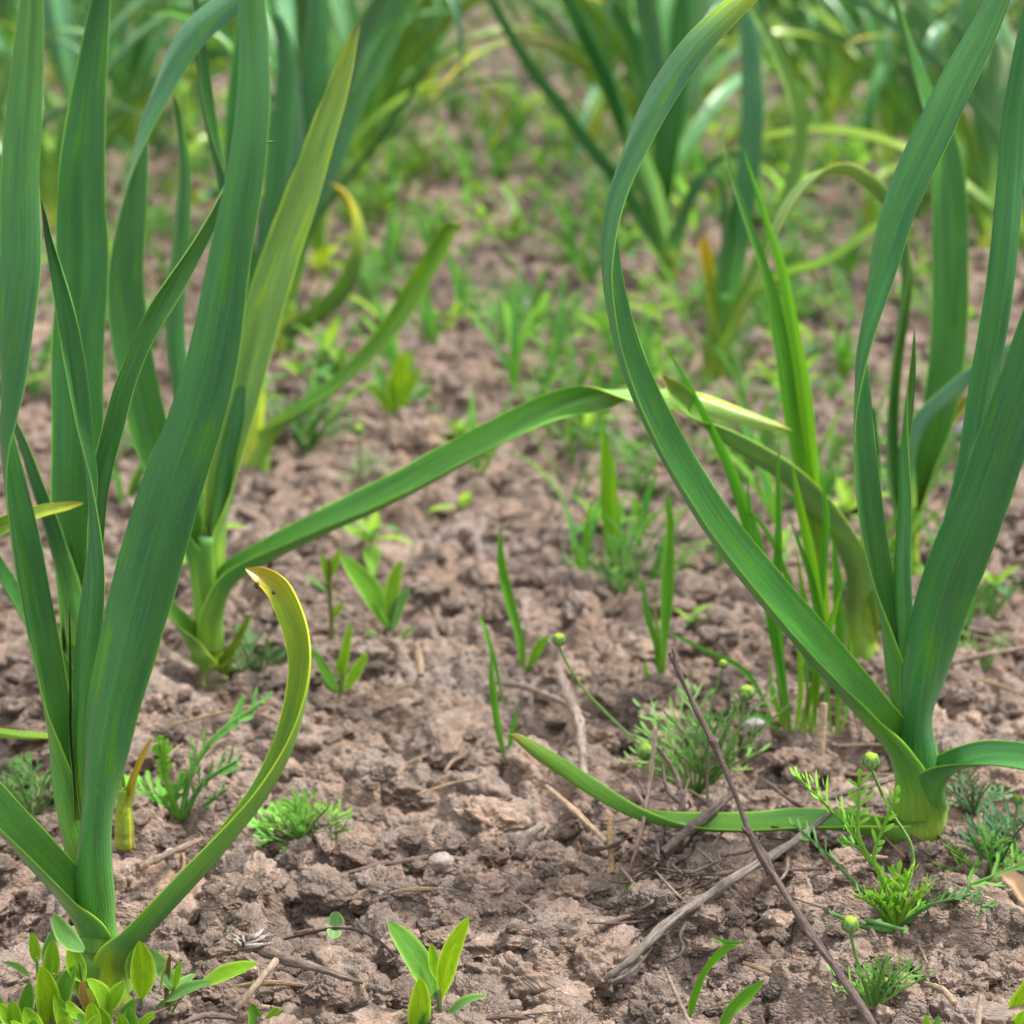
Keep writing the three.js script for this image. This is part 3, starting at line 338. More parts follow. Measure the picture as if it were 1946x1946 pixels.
garlic('garlic plant behind the right one with a thin leaf bowed over like an arch', [1722, 1105],
  [[1722, 1120, 48], [1722, 1060, 46], [1722, 980, 44], [1722, 900, 34]], [
  { p: [[1724, 1000, 0, 120, 330, 0], [1752, 900, 0.4, 90, 160, -6], [1786, 780, 0.8, 78, 80, -6], [1806, 640, 1.2, 76, 60, -6], [1806, 500, 1.6, 76, 60, -6], [1802, 380, 2.0, 74, 60, 10], [1788, 270, 2.4, 70, 70, 40], [1752, 160, 2.8, 60, 90, 70], [1716, 50, 3.2, 44, 100, 90], [1690, -50, 3.4, 10, 100, 90]], y: 1, c: plain([0.085, 0.25, 0.065], GREEN), o: { n: 80 } },
  { p: [[1714, 1000, -0.6, 60, 200, 60], [1694, 860, -0.9, 40, 140, 40], [1700, 720, -1.2, 36, 140, 40], [1716, 600, -1.4, 36, 140, 60], [1724, 520, -1.6, 48, 130, 80], [1714, 450, -1.7, 50, 120, 100], [1690, 388, -1.8, 52, 110, 120], [1648, 344, -1.9, 50, 110, 140], [1598, 322, -2, 42, 110, 120], [1548, 338, -2, 36, 110, 70], [1500, 390, -2, 30, 130, 40], [1466, 462, -2, 22, 130, 30], [1448, 520, -2, 12, 130, 30], [1441, 546, -2, 3, 130, 30]], y: 1, c: [[0, GREEN], [0.4, [0.081, 0.189, 0.05]], [0.52, [0.19, 0.30, 0.04]], [0.62, [0.36, 0.44, 0.06]], [0.74, [0.55, 0.66, 0.36]], [0.9, [0.58, 0.66, 0.30]], [1, [0.54, 0.594, 0.09]]], o: { n: 110 } },
  { p: [[1722, 960, -0.4, 90, 300, -120], [1722, 880, -0.6, 64, 160, -120], [1752, 800, -0.9, 56, 110, -130], [1810, 746, -1.2, 52, 100, -130], [1870, 700, -1.5, 46, 90, -130], [1940, 650, -1.8, 30, 90, -130], [1990, 620, -2, 6, 90, -130]], c: plain(GREY), o: { n: 60 } },
  { p: [[1726, 1060, 0.6, 60, 250, -60], [1750, 960, 0.8, 40, 120, -60], [1778, 850, 1, 40, 110, -40], [1830, 770, 1.2, 30, 110, -40], [1870, 735, 1.3, 6, 110, -40]], c: [[0, LIME], [0.5, [0.351, 0.459, 0.07]], [1, YELLOW]], o: { n: 50 } },
]);
garlic('garlic plant mid-way up the right row, its short lower leaf tipped orange', [1362, 728],
  [[1361, 745, 38], [1362, 710, 36], [1364, 660, 33], [1370, 610, 28], [1376, 560, 22]], [
  { p: [[1361, 742, -0.1, 116, 340, 90], [1362, 690, -0.3, 100, 335, 90], [1358, 640, -0.5, 60, 220, 80], [1352, 580, -0.7, 36, 160, 60], [1346, 520, -0.8, 32, 120, 20], [1340, 470, -0.9, 26, 90, 0], [1336, 445, -0.9, 10, 90, 0]], c: [[0, LIME], [0.3, [0.176, 0.27, 0.04]], [0.6, [0.324, 0.378, 0.04]], [0.75, [0.81, 0.513, 0.03]], [0.95, [0.85, 0.54, 0.04]], [1, TAN]], o: { n: 40 } },
  { p: [[1372, 660, 0.2, 90, 330, 170], [1390, 540, 0.5, 56, 140, 168], [1408, 420, 0.9, 52, 80, 166], [1424, 280, 1.3, 52, 70, 166], [1428, 140, 1.7, 48, 70, 166], [1420, 30, 2, 34, 80, 166], [1412, -30, 2.1, 6, 80, 166]], c: plain(DEEP, GREY), o: { n: 60 } },
  { p: [[1374, 660, -0.2, 80, 330, -60], [1408, 580, -0.4, 50, 140, -60], [1452, 480, -0.7, 40, 100, -50], [1500, 370, -1, 38, 100, -30], [1522, 270, -1.2, 36, 100, 10], [1508, 180, -1.4, 34, 90, 30], [1470, 90, -1.6, 30, 90, 30], [1430, 20, -1.8, 16, 90, 30], [1400, -20, -1.9, 4, 90, 30]], c: [[0, LIME], [0.3, [0.243, 0.405, 0.12]], [1, [0.27, 0.432, 0.14]]], o: { n: 60 } },
  { p: [[1372, 640, 0.2, 70, 300, -80], [1420, 570, 0.3, 44, 140, -80], [1490, 525, 0.4, 38, 110, -70], [1570, 496, 0.5, 36, 100, -60], [1640, 450, 0.6, 30, 90, -60], [1710, 400, 0.7, 16, 90, -60], [1740, 380, 0.7, 4, 90, -60]], c: [[0, LIME], [0.5, [0.257, 0.419, 0.04]], [1, [0.297, 0.446, 0.05]]], o: { n: 50 } },
  { p: [[1368, 660, 0.4, 60, 300, 120], [1366, 560, 0.7, 40, 140, 110], [1380, 450, 1, 40, 100, 100], [1368, 340, 1.4, 34, 90, 80], [1330, 340, 1.8, 30, 90, 60], [1290, 420, 2, 24, 90, 60], [1270, 480, 2, 5, 90, 60]], c: plain(DEEP), o: { n: 50 } },
]);
garlic('garlic plant far up the right row fanning long leaves to the left', [1272, 520],
  [[1272, 535, 34], [1272, 505, 33], [1272, 470, 32], [1270, 430, 26]], [
  { p: [[1272, 490, -0.3, 90, 330, 90], [1244, 440, -0.6, 60, 160, 90], [1176, 350, -1, 54, 110, 110], [1090, 240, -1.4, 52, 100, 120], [1004, 124, -1.8, 46, 100, 124], [936, 10, -2.2, 32, 100, 124], [900, -60, -2.4, 6, 100, 124]], c: plain(DEEP), o: { n: 60 } },
  { p: [[1268, 470, 0, 90, 330, 60], [1230, 360, 0.3, 66, 120, 60], [1180, 230, 0.6, 66, 80, 50], [1120, 100, 1, 58, 80, 50], [1066, -10, 1.4, 40, 80, 50], [1040, -70, 1.6, 8, 80, 50]], c: plain(FRESH, GREEN), o: { n: 60 } },
  { p: [[1270, 470, 0.3, 80, 330, 0], [1262, 330, 0.6, 60, 110, 10], [1284, 180, 1, 56, 80, 0], [1294, 40, 1.4, 44, 80, 0], [1300, -60, 1.8, 8, 80, 0]], c: plain(GREEN), o: { n: 50 } },
  { p: [[1274, 480, -0.2, 70, 330, -80], [1298, 420, -0.4, 40, 140, -90], [1330, 350, -0.6, 34, 110, -100], [1366, 304, -0.7, 26, 100, -110], [1420, 290, -0.8, 22, 100, -120], [1480, 310, -0.9, 6, 100, -120]], c: plain(DEEP), o: { n: 50 } },
  { p: [[1272, 490, -0.5, 90, 330, 170], [1258, 430, -0.7, 62, 180, 170], [1232, 350, -0.9, 54, 110, 160], [1206, 280, -1, 40, 90, 160], [1190, 220, -1.1, 8, 90, 160]], c: [[0, LIME], [0.5, [0.23, 0.419, 0.11]], [1, [0.189, 0.365, 0.09]]], o: { n: 50 } },
  { p: [[1272, 470, 0.8, 60, 300, 100], [1200, 280, 1, 56, 110, 110], [1150, 140, 1.4, 50, 90, 110], [1080, 0, 1.8, 36, 90, 110], [1040, -80, 2, 6, 90, 110]], c: plain(DEEP), o: { n: 50 } },
]);
// dry outer skins clinging to three stalk feet
[[0, 206, 1945, 1868, 90], [2, 394, 1330, 1262, 66], [5, 1748, 1640, 1572, 92]].forEach(([k, x, y0, y1, w]) => {
  const g = scene.children.filter(o => o.name.startsWith('garlic_plant'))[k], D = -g.position.z, W = Math.PI * w;
  part('dry_sheath', traced(D, [[x, y0, 0, W, 300, 130], [x, mix(y0, y1, 0.5), 0, W * 0.97, 290, 124], [x + 2, mix(y0, y1, 0.85), 0, W * 0.8, 240, 112], [x + 8, y1 - 8, 0, W * 0.3, 120, 100]], { colors: [[0, [0.34, 0.26, 0.17]], [0.6, [0.46, 0.39, 0.25]], [1, [0.60, 0.52, 0.36]]], n: 24, m: 14, q: 1, rough: 0.05, raw: true, sheath: 1 }), weedLeaf, g, g.position);
});
// short yellowed stalk left of the pinnate weed
{ const b = onSoil(238, 1592), D = -b.z, g = thing('garlic_plant', 'short yellowing garlic stalk half hidden behind the front left plant', 'garlic plant', b);
  part('stalk', stalk(D, [[236, 1610, 38], [236, 1570, 36], [235, 1535, 30], [233, 1500, 16]], [[0, [0.459, 0.405, 0.08]], [0.5, [0.459, 0.486, 0.06]], [1, LIME]], 9), sheathMat, g, b);
  part('leaf', traced(D, [[236, 1550, 0, 60, 220, -60], [256, 1480, 0, 26, 120, -50], [276, 1430, 0, 20, 100, -40], [290, 1402, 0, 6, 100, -40]], { colors: [[0, LIME], [0.4, [0.743, 0.405, 0.05]], [1, [0.743, 0.405, 0.1]]], n: 24, m: 6 }), garlicLeaf[0], g, b);
  part('leaf', traced(D, [[232, 1540, 0, 50, 220, 60], [222, 1440, 0.3, 26, 120, 60], [200, 1360, 0.5, 16, 100, 60], [190, 1320, 0.5, 4, 100, 60]], { colors: [[0, LIME], [1, FRESH]], n: 24, m: 6 }), garlicLeaf[0], g, b); }
// a leaf of a plant standing just outside the frame on the left
{ const b = onLevel(-150, 1500, 0), D = -b.z; b.y = soilHeight(b.x, b.z, false); const g = thing('garlic_plant', 'garlic plant beyond the left edge reaching one yellow-green leaf in', 'garlic plant', b);
  part('stalk', stalk(D, [[-150, 1520, 56], [-150, 1440, 52], [-152, 1330, 44], [-154, 1200, 30]]), sheathMat, g, b);
  part('leaf', traced(D, [[-150, 1440, 0, 160, 330, -90], [-110, 1404, -0.2, 70, 160, -90], [-40, 1392, -0.4, 40, 120, -80], [40, 1398, -0.6, 36, 100, -70], [90, 1402, -0.6, 26, 100, -60], [120, 1404, -0.6, 5, 100, -60]], { colors: [[0, LIME], [0.5, [0.27, 0.419, 0.05]], [1, [0.405, 0.499, 0.06]]], n: 40 }), garlicLeaf[1], g, b);
  part('leaf', traced(D, [[-152, 1330, 0, 130, 330, 170], [-140, 1100, 0.5, 80, 120, 170], [-150, 850, 1, 74, 80, 165], [-180, 600, 1.5, 50, 80, 160], [-200, 440, 2, 8, 80, 160]], { n: 50 }), garlicLeaf[0], g, b);
  part('leaf', traced(D, [[-150, 1360, 0.3, 110, 330, 90], [-200, 1180, 0.4, 76, 120, 70], [-290, 1000, 0.6, 70, 80, 50], [-400, 880, 0.8, 50, 80, 40], [-500, 840, 1, 8, 80, 40]], { n: 50 }), garlicLeaf[0], g, b); }

// ---------------------------------------------------------------- the rows going on behind: seven grown plants, then copies turned and sized
function grown(seed) {
  const R = rng(seed), g = new THREE.Group(), H = 0.07 + 0.05 * R();
  part('stalk', tube([V(0, -0.015, 0), V(0, 0.02, 0), V(0.002, H * 0.6, 0), V(0, H, 0.002)], [0.0085, 0.0080, 0.0068, 0.0045], { sides: 12, n: 12, lump: 0.04, colors: brightFoot, seed, tile: 0.4 }), sheathMat, g);
  const plane = R() * 6.3, count = 7 + Math.floor(R() * 2);
  for (let i = 0; i < count; i++) {
    const old = 1 - i / (count - 1), az = plane + (i % 2) * Math.PI + (R() - 0.5) * 0.9, L = (0.24 + 0.24 * Math.sin(Math.PI * (0.25 + 0.6 * (1 - old)))) * (0.85 + 0.3 * R()), W = (0.017 + 0.010 * Math.sin(Math.PI * (0.2 + 0.6 * (1 - old)))) * (0.9 + 0.25 * R());
    let el = 1.48 - 0.15 * R() - 0.5 * old * old, p = V(0, H * (0.25 + 0.65 * (1 - old)), 0); const droop = (0.3 + 1.6 * old + 0.9 * R()) * (R() < 0.25 ? 1.7 : 1), st = [], n = 34, bend = R() < 0.3 ? 0.55 + 0.25 * R() : 2, tw = (R() - 0.5) * 2.2;
    const yellow = old > 0.7 && R() < 0.5, c = [GREEN, GREY, [0.18, 0.34, 0.22], [0.20, 0.37, 0.22], [0.24, 0.42, 0.18]][Math.floor(R() * 5)], cs = yellow ? tipped(0.7 + 0.15 * R(), LIME) : plain(c);
    for (let k = 0; k <= n; k++) {
      const u = k / n, d = V(Math.cos(az) * Math.cos(el), Math.sin(el), Math.sin(az) * Math.cos(el)), up = V(-Math.cos(az) * Math.sin(el), Math.cos(el), -Math.sin(az) * Math.sin(el)), side = d.clone().cross(up), a = tw * u * u;
      if (k) p = p.clone().addScaledVector(d, L / n);
      st.push({ p, n: up.multiplyScalar(Math.cos(a)).addScaledVector(side, Math.sin(a)), w: u < 0.1 ? mix(0.040, W, u / 0.1) : W * Math.min(1, Math.pow((1.02 - u) / 0.55, 0.85)), th: u < 0.2 ? mix(5.6, 1.5, u / 0.2) : mix(1.5, 1.2, u), q: u < 0.15 ? 1 : 0.5, c: tone(stops(cs, u)) });
      el -= droop / n * (0.3 + 1.4 * u) + (u > bend ? 0.16 : 0); if (p.y < 0.012 && el < 0) el = 0.02;
    }
    part('leaf', ribbon(st, { m: 8, off: seed + i * 0.3, rough: 0.01, back: 0.0005, rim: true }), garlicLeaf[yellow ? 1 : 0], g);
  }
  return g;
}
{
  const kinds = [11, 22, 33, 44, 55, 66, 77].map(grown), R = rng(99);
  const rows = [[-0.175, 'distant garlic plant in the row on the left of the bare path', 'garlic further up the left row', 2.02], [0.165, 'distant garlic plant in the row on the right of the bare path', 'garlic further up the right row', 2.18], [-0.50, 'distant garlic plant in the far left row', 'garlic in the far left row', 1.98], [0.50, 'distant garlic plant in the second row on the right', 'garlic in the second right row', 1.86], [-0.84, 'distant garlic plant in the outermost left row', 'garlic in the outermost left row', 3.3], [0.84, 'distant garlic plant in the outermost right row', 'garlic in the outermost right row', 3.3], [1.17, 'distant garlic plant at the far top right corner', 'garlic in the top right corner', 4.6], [-1.17, 'distant garlic plant at the far top left corner', 'garlic in the top left corner', 4.6]];
  let k = 0;
  for (const [x0, label, group, start] of rows) for (let D = start, nth = 0; D < 6.6; D += 0.19 + 0.10 * R()) {
    const x = x0 + (R() - 0.5) * 0.07; if (Math.abs(x) > 0.27 * D + 0.12) continue;
    const o = kinds[k++ % 7].clone(); o.name = numbered('garlic_plant'); o.position.set(x, soilHeight(x, -D, false), -D); o.rotation.y = R() * 6.3; o.scale.setScalar(0.8 + 0.35 * R()); scene.add(o); const order = ['nearest', 'second nearest', 'third nearest', 'fourth nearest'][nth++]; tag(o, order ? label.replace('distant garlic plant', `${order} distant garlic plant`) : label.replace('distant garlic plant', 'blurred garlic plant past the fourth'), 'garlic plant', group);
  }
}

// ---------------------------------------------------------------- broad-leaved weeds
const calm = c => [c[0] * 0.84, c[1] * 0.86, c[2] * 0.8];
function weed(label, base, stems, leaves, { name = 'knotweed', category = 'weed', group, D } = {}) {
  const b = onSoil(base[0], base[1]), d = D ?? -b.z, g = thing(name, label, category, b, group);
  stems.forEach(([pts, w, c]) => { const P = pts.map(a => atDistance(a[0], a[1], d + (a[2] || 0) / 100)); part('stem', tube(P, P.map(p => w / 2 * metresPerPixel(p)), { sides: 7, n: 14, lump: 0.05, color: c ?? [0.22, 0.33, 0.10] }), sheathMat, g, b); });
  leaves.forEach(([a, t, w, o]) => part('leaf', oval(d, a, t, w, { ...o, color: calm(o.color ?? WEED) }), weedLeaf, g, b));
  return g;
}
const B = WEEDBLUE, K = WEEDDARK;
weed('dense clump of oval-leaved weed round the foot of the front garlic', [110, 1960], [[[[95, 1975], [98, 1900], [102, 1850]], 7], [[[150, 1975], [158, 1900], [152, 1830]], 6], [[[60, 1975], [72, 1880], [70, 1820]], 6], [[[210, 1975], [206, 1940], [200, 1915]], 7]], [
  [[92, 1955], [78, 1836], 50, { bow: 6, l1: -0.6, color: [0.28, 0.52, 0.012] }], [[104, 1950], [143, 1834], 46, { bow: -6, color: K, turn: -20, l1: -0.2 }], [[98, 1866], [100, 1785], 34, { l0: 0.6, l1: 0.6 }], [[71, 1832], [60, 1771], 24, { turn: 20, l0: 0.8, l1: 1 }], [[84, 1834], [104, 1764], 28, { color: B, turn: -25, l0: 1, l1: 1.4 }], [[44, 1944], [56, 1866], 32, { color: K, turn: 15 }],
  [[160, 1806], [99, 1737], 44, { color: B, bow: -8, turn: 30, l0: -0.2, l1: -0.8 }], [[160, 1866], [134, 1792], 38, { bow: -4, turn: 10 }], [[207, 1945], [164, 1860], 40, { bow: 14, turn: 35, l0: -1, l1: -1.4 }], [[206, 1922], [238, 1866], 32, { bow: -3, turn: -20, l0: -1, l1: -1.2 }], [[224, 1955], [258, 1900], 36, { color: K, turn: -30, l0: -1, l1: -1.2 }],
  [[146, 1955], [112, 1914], 38, { bow: -10, l0: -1.4, l1: -1.8, turn: 30 }], [[164, 1932], [126, 1902], 32, { bow: -8, l0: -0.8, l1: -1, turn: 40 }], [[196, 1956], [146, 1926], 36, { bow: -10, color: K, l0: -1.6, l1: -2, turn: 40 }], [[50, 1955], [-4, 1906], 34, { bow: -8, l0: -1, l1: -1.5, turn: 30 }], [[86, 1962], [46, 1914], 38, { bow: -8, l0: -1.4, l1: -1.8, turn: 20 }], [[58, 1858], [5, 1828], 13, { bow: 6, color: B, l0: 0.6, l1: 1 }], [[206, 1960], [184, 1914], 30, { l0: -1.6, l1: -1.8 }], [[100, 1890], [118, 1850], 24, { color: B, l0: 0.4, l1: 0.4 }], [[156, 1900], [150, 1850], 24, { color: K, l0: 0.6, l1: 0.6 }], [[8, 1960], [-10, 1880], 26, { color: K, turn: 20 }], [[30, 1965], [22, 1900], 34, { l0: -1.2, l1: -1.4 }], [[180, 1965], [172, 1905], 34, { l0: -1.8, l1: -2, color: [0.28, 0.52, 0.012] }], [[252, 1968], [246, 1912], 30, { color: K, l0: -1.5, l1: -1.6, turn: -15 }], [[130, 1960], [104, 1890], 32, { l0: -0.6, l1: -0.8, turn: 15 }], [[70, 1965], [20, 1940], 26, { bow: -6, l0: -2, l1: -2.4, turn: 40 }], [[160, 1970], [190, 1930], 28, { l0: -2.2, l1: -2.4, turn: -30 }], [[120, 1965], [122, 1930], 30, { l0: -2, l1: -2.2 }], [[60, 1968], [64, 1938], 28, { color: K, l0: -2, l1: -2.2 }], [[240, 1970], [226, 1925], 26, { l0: -1.8, l1: -2 }],
  [[172, 1924], [156, 1862], 20, { bow: -5, color: [0.30, 0.17, 0.07], l0: -1.2, l1: -1.4 }]]);
weed('oval-leaved weed with long flat leaves just right of the front garlic', [322, 1932], [[[[318, 1940], [326, 1900], [330, 1876]], 6], [[[318, 1940], [345, 1895], [384, 1866]], 5], [[[270, 1940], [268, 1890]], 8, [0.3, 0.42, 0.2]]], [
  [[268, 1898], [264, 1787], 50, { bow: 5, color: [0.28, 0.52, 0.012], l0: -0.4, l1: -0.5 }], [[329, 1882], [282, 1803], 38, { color: B, bow: 4, turn: 30 }], [[331, 1880], [343, 1826], 15, {}], [[312, 1902], [404, 1866], 34, { bow: -5, color: B, turn: -50, l1: -0.8 }], [[378, 1872], [490, 1832], 44, { bow: -4, turn: -45, l0: -0.4, l1: -1 }], [[326, 1880], [372, 1850], 20, { color: B, turn: -40, l1: 1 }], [[262, 1952], [296, 1922], 18, { l0: -1.5, l1: -2 }], [[290, 1935], [312, 1900], 14, { color: K }], [[246, 1860], [256, 1800], 24, { l0: 0.8, l1: 1, color: K }]]);
{ const b = onSoil(318, 1938), D = -b.z; lone('dry_grass', traced(D, [[319, 1940, 0, 12, 120, 0], [317, 1880, 0, 12, 120, 0], [321, 1815, 0, 12, 120, 20], [313, 1840, -0.4, 9, 120, 120], [302, 1893, -0.6, 3, 120, 120]], { colors: [[0, [0.34, 0.34, 0.05]], [0.3, [0.16, 0.13, 0.05]], [0.6, TAN], [1, TAN]], n: 40, m: 6 }), garlicLeaf[0], 'dry brown grass blade folded over beside the flat-leaved weed', 'dry grass', null, b); }
weed('small four-leaved seedling standing alone at the bottom centre', [836, 1935], [[[[840, 1950], [836, 1915], [833, 1880]], 11, [0.30, 0.34, 0.14]]], [[[829, 1896], [736, 1750], 56, { bow: 8, color: [0.10, 0.27, 0.045], turn: 25, l1: 0.5 }], [[838, 1896], [892, 1742], 42, { bow: -10, color: [0.30, 0.54, 0.012], turn: -15, l1: -0.6 }], [[834, 1866], [820, 1792], 22, { bow: -2, color: [0.24, 0.48, 0.012], l1: 0.3 }], [[845, 1935], [926, 1892], 34, { bow: -10, color: B, turn: -60, l1: -0.6 }], [[838, 1890], [848, 1840], 10, { color: B, l1: 0.4 }]]);
weed('bright seedling cut by the bottom edge at centre', [790, 1972], [[[[790, 1985], [790, 1950]], 9]], [[[786, 1972], [798, 1857], 46, { bow: 6, color: [0.30, 0.54, 0.012], l0: -0.6, l1: -0.8 }], [[798, 1972], [812, 1922], 28, { color: [0.11, 0.30, 0.04], turn: -20, l0: -0.6, l1: -0.9 }], [[778, 1976], [770, 1932], 18, { l0: -0.6 }]]);
weed('three-leaved seedling at the bottom edge left of centre', [505, 1978], [[[[505, 1990], [505, 1950]], 8]], [[[492, 1970], [478, 1906], 30, { color: K, turn: 15 }], [[506, 1970], [529, 1914], 26, { bow: -4 }], [[526, 1972], [538, 1918], 22, { color: B }]]);
weed('tiny two-leaved seedling at the bottom edge', [690, 1975], [[[[690, 1990], [690, 1950]], 6]], [[[684, 1966], [670, 1926], 18, {}], [[692, 1968], [703, 1924], 22, {}]]);
weed('bright oval leaves in the bottom right corner', [1945, 1965], [[[[1945, 1980], [1942, 1930]], 9]], [[[1922, 1940], [1962, 1846], 62, { bow: 12, color: [0.29, 0.53, 0.012], turn: 20 }], [[1918, 1972], [1946, 1920], 46, { bow: 8, color: [0.25, 0.50, 0.015], l0: -1, l1: -1.2 }], [[1950, 1970], [1990, 1900], 44, {}]]);
weed('tiny seedling at the bottom edge near the right twig end', [1770, 1972], [[[[1770, 1985], [1770, 1950]], 5]], [[[1763, 1968], [1760, 1928], 16, {}], [[1775, 1968], [1784, 1930], 18, { color: B }]]);
weed('seedling with two upright leaves under the long reaching garlic leaf', [738, 1228], [[[[738, 1240], [742, 1190]], 7]], [[[740, 1196], [646, 1054], 46, { bow: 10, color: [0.12, 0.31, 0.03], turn: 20 }], [[745, 1180], [764, 1064], 32, { bow: -8, color: [0.17, 0.36, 0.03], turn: -20 }], [[742, 1205], [780, 1118], 34, { bow: -8, color: B, turn: -30, l1: -0.6 }], [[738, 1222], [712, 1206], 22, { color: B, turn: 60, l1: -0.8 }], [[742, 1226], [788, 1190], 16, { color: K, turn: -50 }], [[730, 1225], [692, 1195], 16, { color: K, turn: 50 }]]);
weed('upright thin-stemmed seedling left of the one under the long leaf', [634, 1235], [[[[634, 1245], [628, 1150], [626, 1060]], 9, [0.25, 0.22, 0.07]]], [[[628, 1120], [612, 1050], 16, {}], [[628, 1100], [646, 1040], 14, {}], [[628, 1130], [578, 1090], 14, { color: B, turn: 50 }], [[628, 1180], [655, 1140], 12, {}]]);
weed('loose seedling of narrow leaves right of the left row foot', [645, 1312], [[[[645, 1325], [650, 1280]], 6]], [[[642, 1316], [592, 1232], 24, { turn: 20, color: K }], [[650, 1310], [668, 1182], 20, { bow: -4 }], [[656, 1312], [700, 1238], 24, { turn: -20 }], [[638, 1318], [610, 1280], 16, { color: B }], [[652, 1300], [640, 1250], 14, {}]]);
weed('bright bushy seedling in mid path left of centre', [757, 795], [[[[757, 805], [757, 770]], 8]], [[[750, 792], [772, 664], 38, { bow: -6, color: [0.29, 0.53, 0.012] }], [[748, 790], [698, 728], 22, { bow: 4, color: [0.18, 0.37, 0.02] }], [[760, 794], [826, 728], 28, { color: B, turn: -40 }], [[757, 786], [802, 696], 24, { bow: -4 }], [[742, 788], [712, 684], 30, { color: B, turn: 20, l1: 0.6 }], [[765, 796], [838, 770], 20, { color: B, turn: -60 }], [[752, 780], [742, 720], 18, {}], [[760, 780], [786, 660], 16, { l1: 1 }]]);
{ // heart-leaved creeper on a dark vine
  const pts = [[748, 1815, 0.006], [716, 1784, 0.010], [680, 1768, 0.012], [638, 1764, 0.014], [600, 1770, 0.012], [540, 1785, 0.008]].map(a => onLevel(...a)); const b = pts[2].clone(); b.y = soilHeight(b.x, b.z, false); const g = thing('creeper', 'thin dark creeper with two small heart-shaped blue-green leaves', 'creeper', b), D = -pts[3].z;
  part('stem', tube(pts, pts.map(() => 0.0006), { sides: 6, n: 24, color: [0.10, 0.06, 0.05], lump: 0.2 }), woodMat, g, b);
  part('leaf', oval(D, [640, 1760], [636, 1732], 34, { color: [0.13, 0.26, 0.13], shape: 0.6, base: 0.4 }), weedLeaf, g, b); part('leaf', oval(D, [636, 1766], [632, 1784], 30, { color: [0.13, 0.26, 0.13], shape: 0.6, base: 0.4, l1: -0.8 }), weedLeaf, g, b); }

// ---------------------------------------------------------------- grass
function grass(label, base, blades, group) {
  const b = onSoil(base[0], base[1]), D = -b.z, g = thing('grass_tuft', label, 'grass', b, group);
  blades.forEach(({ p, w, c = WEED, turn = 0, th = 60, l = 0 }) => {
    const pts = p.map(([x, y], i) => { const s = i / (p.length - 1); return [x, y, l * s, w * Math.min(1, 0.35 + 2 * s) * Math.min(1, (1.03 - s) / 0.4), th, turn + 40 * Math.sin(x)]; });
    part('blade', traced(D, pts, { colors: [[0, [0.26, 0.30, 0.09]], [0.2, calm(c)], [1, calm(c)]], n: 32, m: 6 }), grassBlade, g, b);
  });
  return g;
}
const lime = [0.24, 0.48, 0.012], dark = [0.10, 0.30, 0.025];
grass('single broad grass blade standing in mid path', [1165, 1085], [{ p: [[1164, 1085], [1166, 1040], [1160, 960], [1150, 870], [1144, 790]], w: 40, c: [0.22, 0.42, 0.02], turn: 15 }, { p: [[1166, 1085], [1185, 1030], [1205, 1000]], w: 12, c: dark }]);
grass('broad grass blade left of the big arching leaf', [1258, 1300], [{ p: [[1256, 1300], [1258, 1240], [1266, 1120], [1272, 1000], [1268, 930]], w: 34, c: [0.14, 0.34, 0.03], turn: 30 }, { p: [[1254, 1300], [1246, 1230], [1228, 1160], [1222, 1090]], w: 14, c: dark }, { p: [[1254, 1302], [1230, 1280], [1226, 1250]], w: 12, c: lime }, { p: [[1260, 1296], [1250, 1200], [1240, 1110]], w: 8, c: [0.3, 0.38, 0.05] }]);
grass('two grass blades opening in a V in the bare path', [998, 1292], [{ p: [[997, 1292], [988, 1220], [962, 1120], [952, 1060], [950, 990]], w: 24, c: [0.13, 0.32, 0.03] }, { p: [[1000, 1290], [1014, 1250], [1030, 1222], [1046, 1205]], w: 20, c: lime }]);
grass('thin grass blades left of the fallen yellow-tipped leaf', [964, 1456], [{ p: [[963, 1456], [946, 1380], [936, 1300], [934, 1225]], w: 15, c: [0.13, 0.33, 0.03] }, { p: [[965, 1452], [972, 1400], [986, 1330]], w: 14, c: dark }, { p: [[960, 1350], [940, 1260], [920, 1190], [908, 1165]], w: 9, c: dark, l: 3 }]);
grass('tall tuft of fresh green grass behind the arching leaf', [1512, 1405], [
  { p: [[1505, 1405], [1484, 1280], [1474, 1150], [1478, 1000], [1480, 830]], w: 24, c: dark }, { p: [[1515, 1405], [1560, 1240], [1545, 1080], [1520, 960], [1505, 880]], w: 26 }, { p: [[1500, 1404], [1480, 1240], [1446, 1080], [1400, 920], [1330, 770], [1262, 650]], w: 30, c: dark, l: 2 }, { p: [[1560, 1395], [1572, 1260], [1540, 1100], [1494, 966]], w: 16, c: dark }, { p: [[1590, 1400], [1596, 1240], [1590, 1100], [1580, 1010]], w: 22, c: dark, l: 1 }, { p: [[1508, 1406], [1520, 1330], [1516, 1200], [1500, 1080]], w: 12, c: lime }, { p: [[1496, 1406], [1470, 1320], [1462, 1250]], w: 12, c: lime }, { p: [[1550, 1395], [1548, 1280], [1530, 1150], [1512, 1040]], w: 14, c: lime }, { p: [[1540, 1400], [1556, 1300], [1580, 1180], [1600, 1120]], w: 16 }, { p: [[1500, 1405], [1440, 1360], [1410, 1372]], w: 14, c: dark }, { p: [[1530, 1398], [1536, 1330], [1560, 1250]], w: 12, c: lime }, { p: [[1490, 1400], [1470, 1200], [1430, 1020], [1420, 900]], w: 16, c: dark }, { p: [[1540, 1400], [1520, 1180], [1450, 1000], [1400, 960]], w: 13, c: dark }, { p: [[1580, 1395], [1560, 1150], [1570, 980], [1560, 880]], w: 16, c: dark, l: 2 }, { p: [[1600, 1390], [1620, 1280], [1610, 1180]], w: 14 }, { p: [[1480, 1400], [1420, 1280], [1330, 1230], [1240, 1190]], w: 11, c: dark, l: 3 }]);
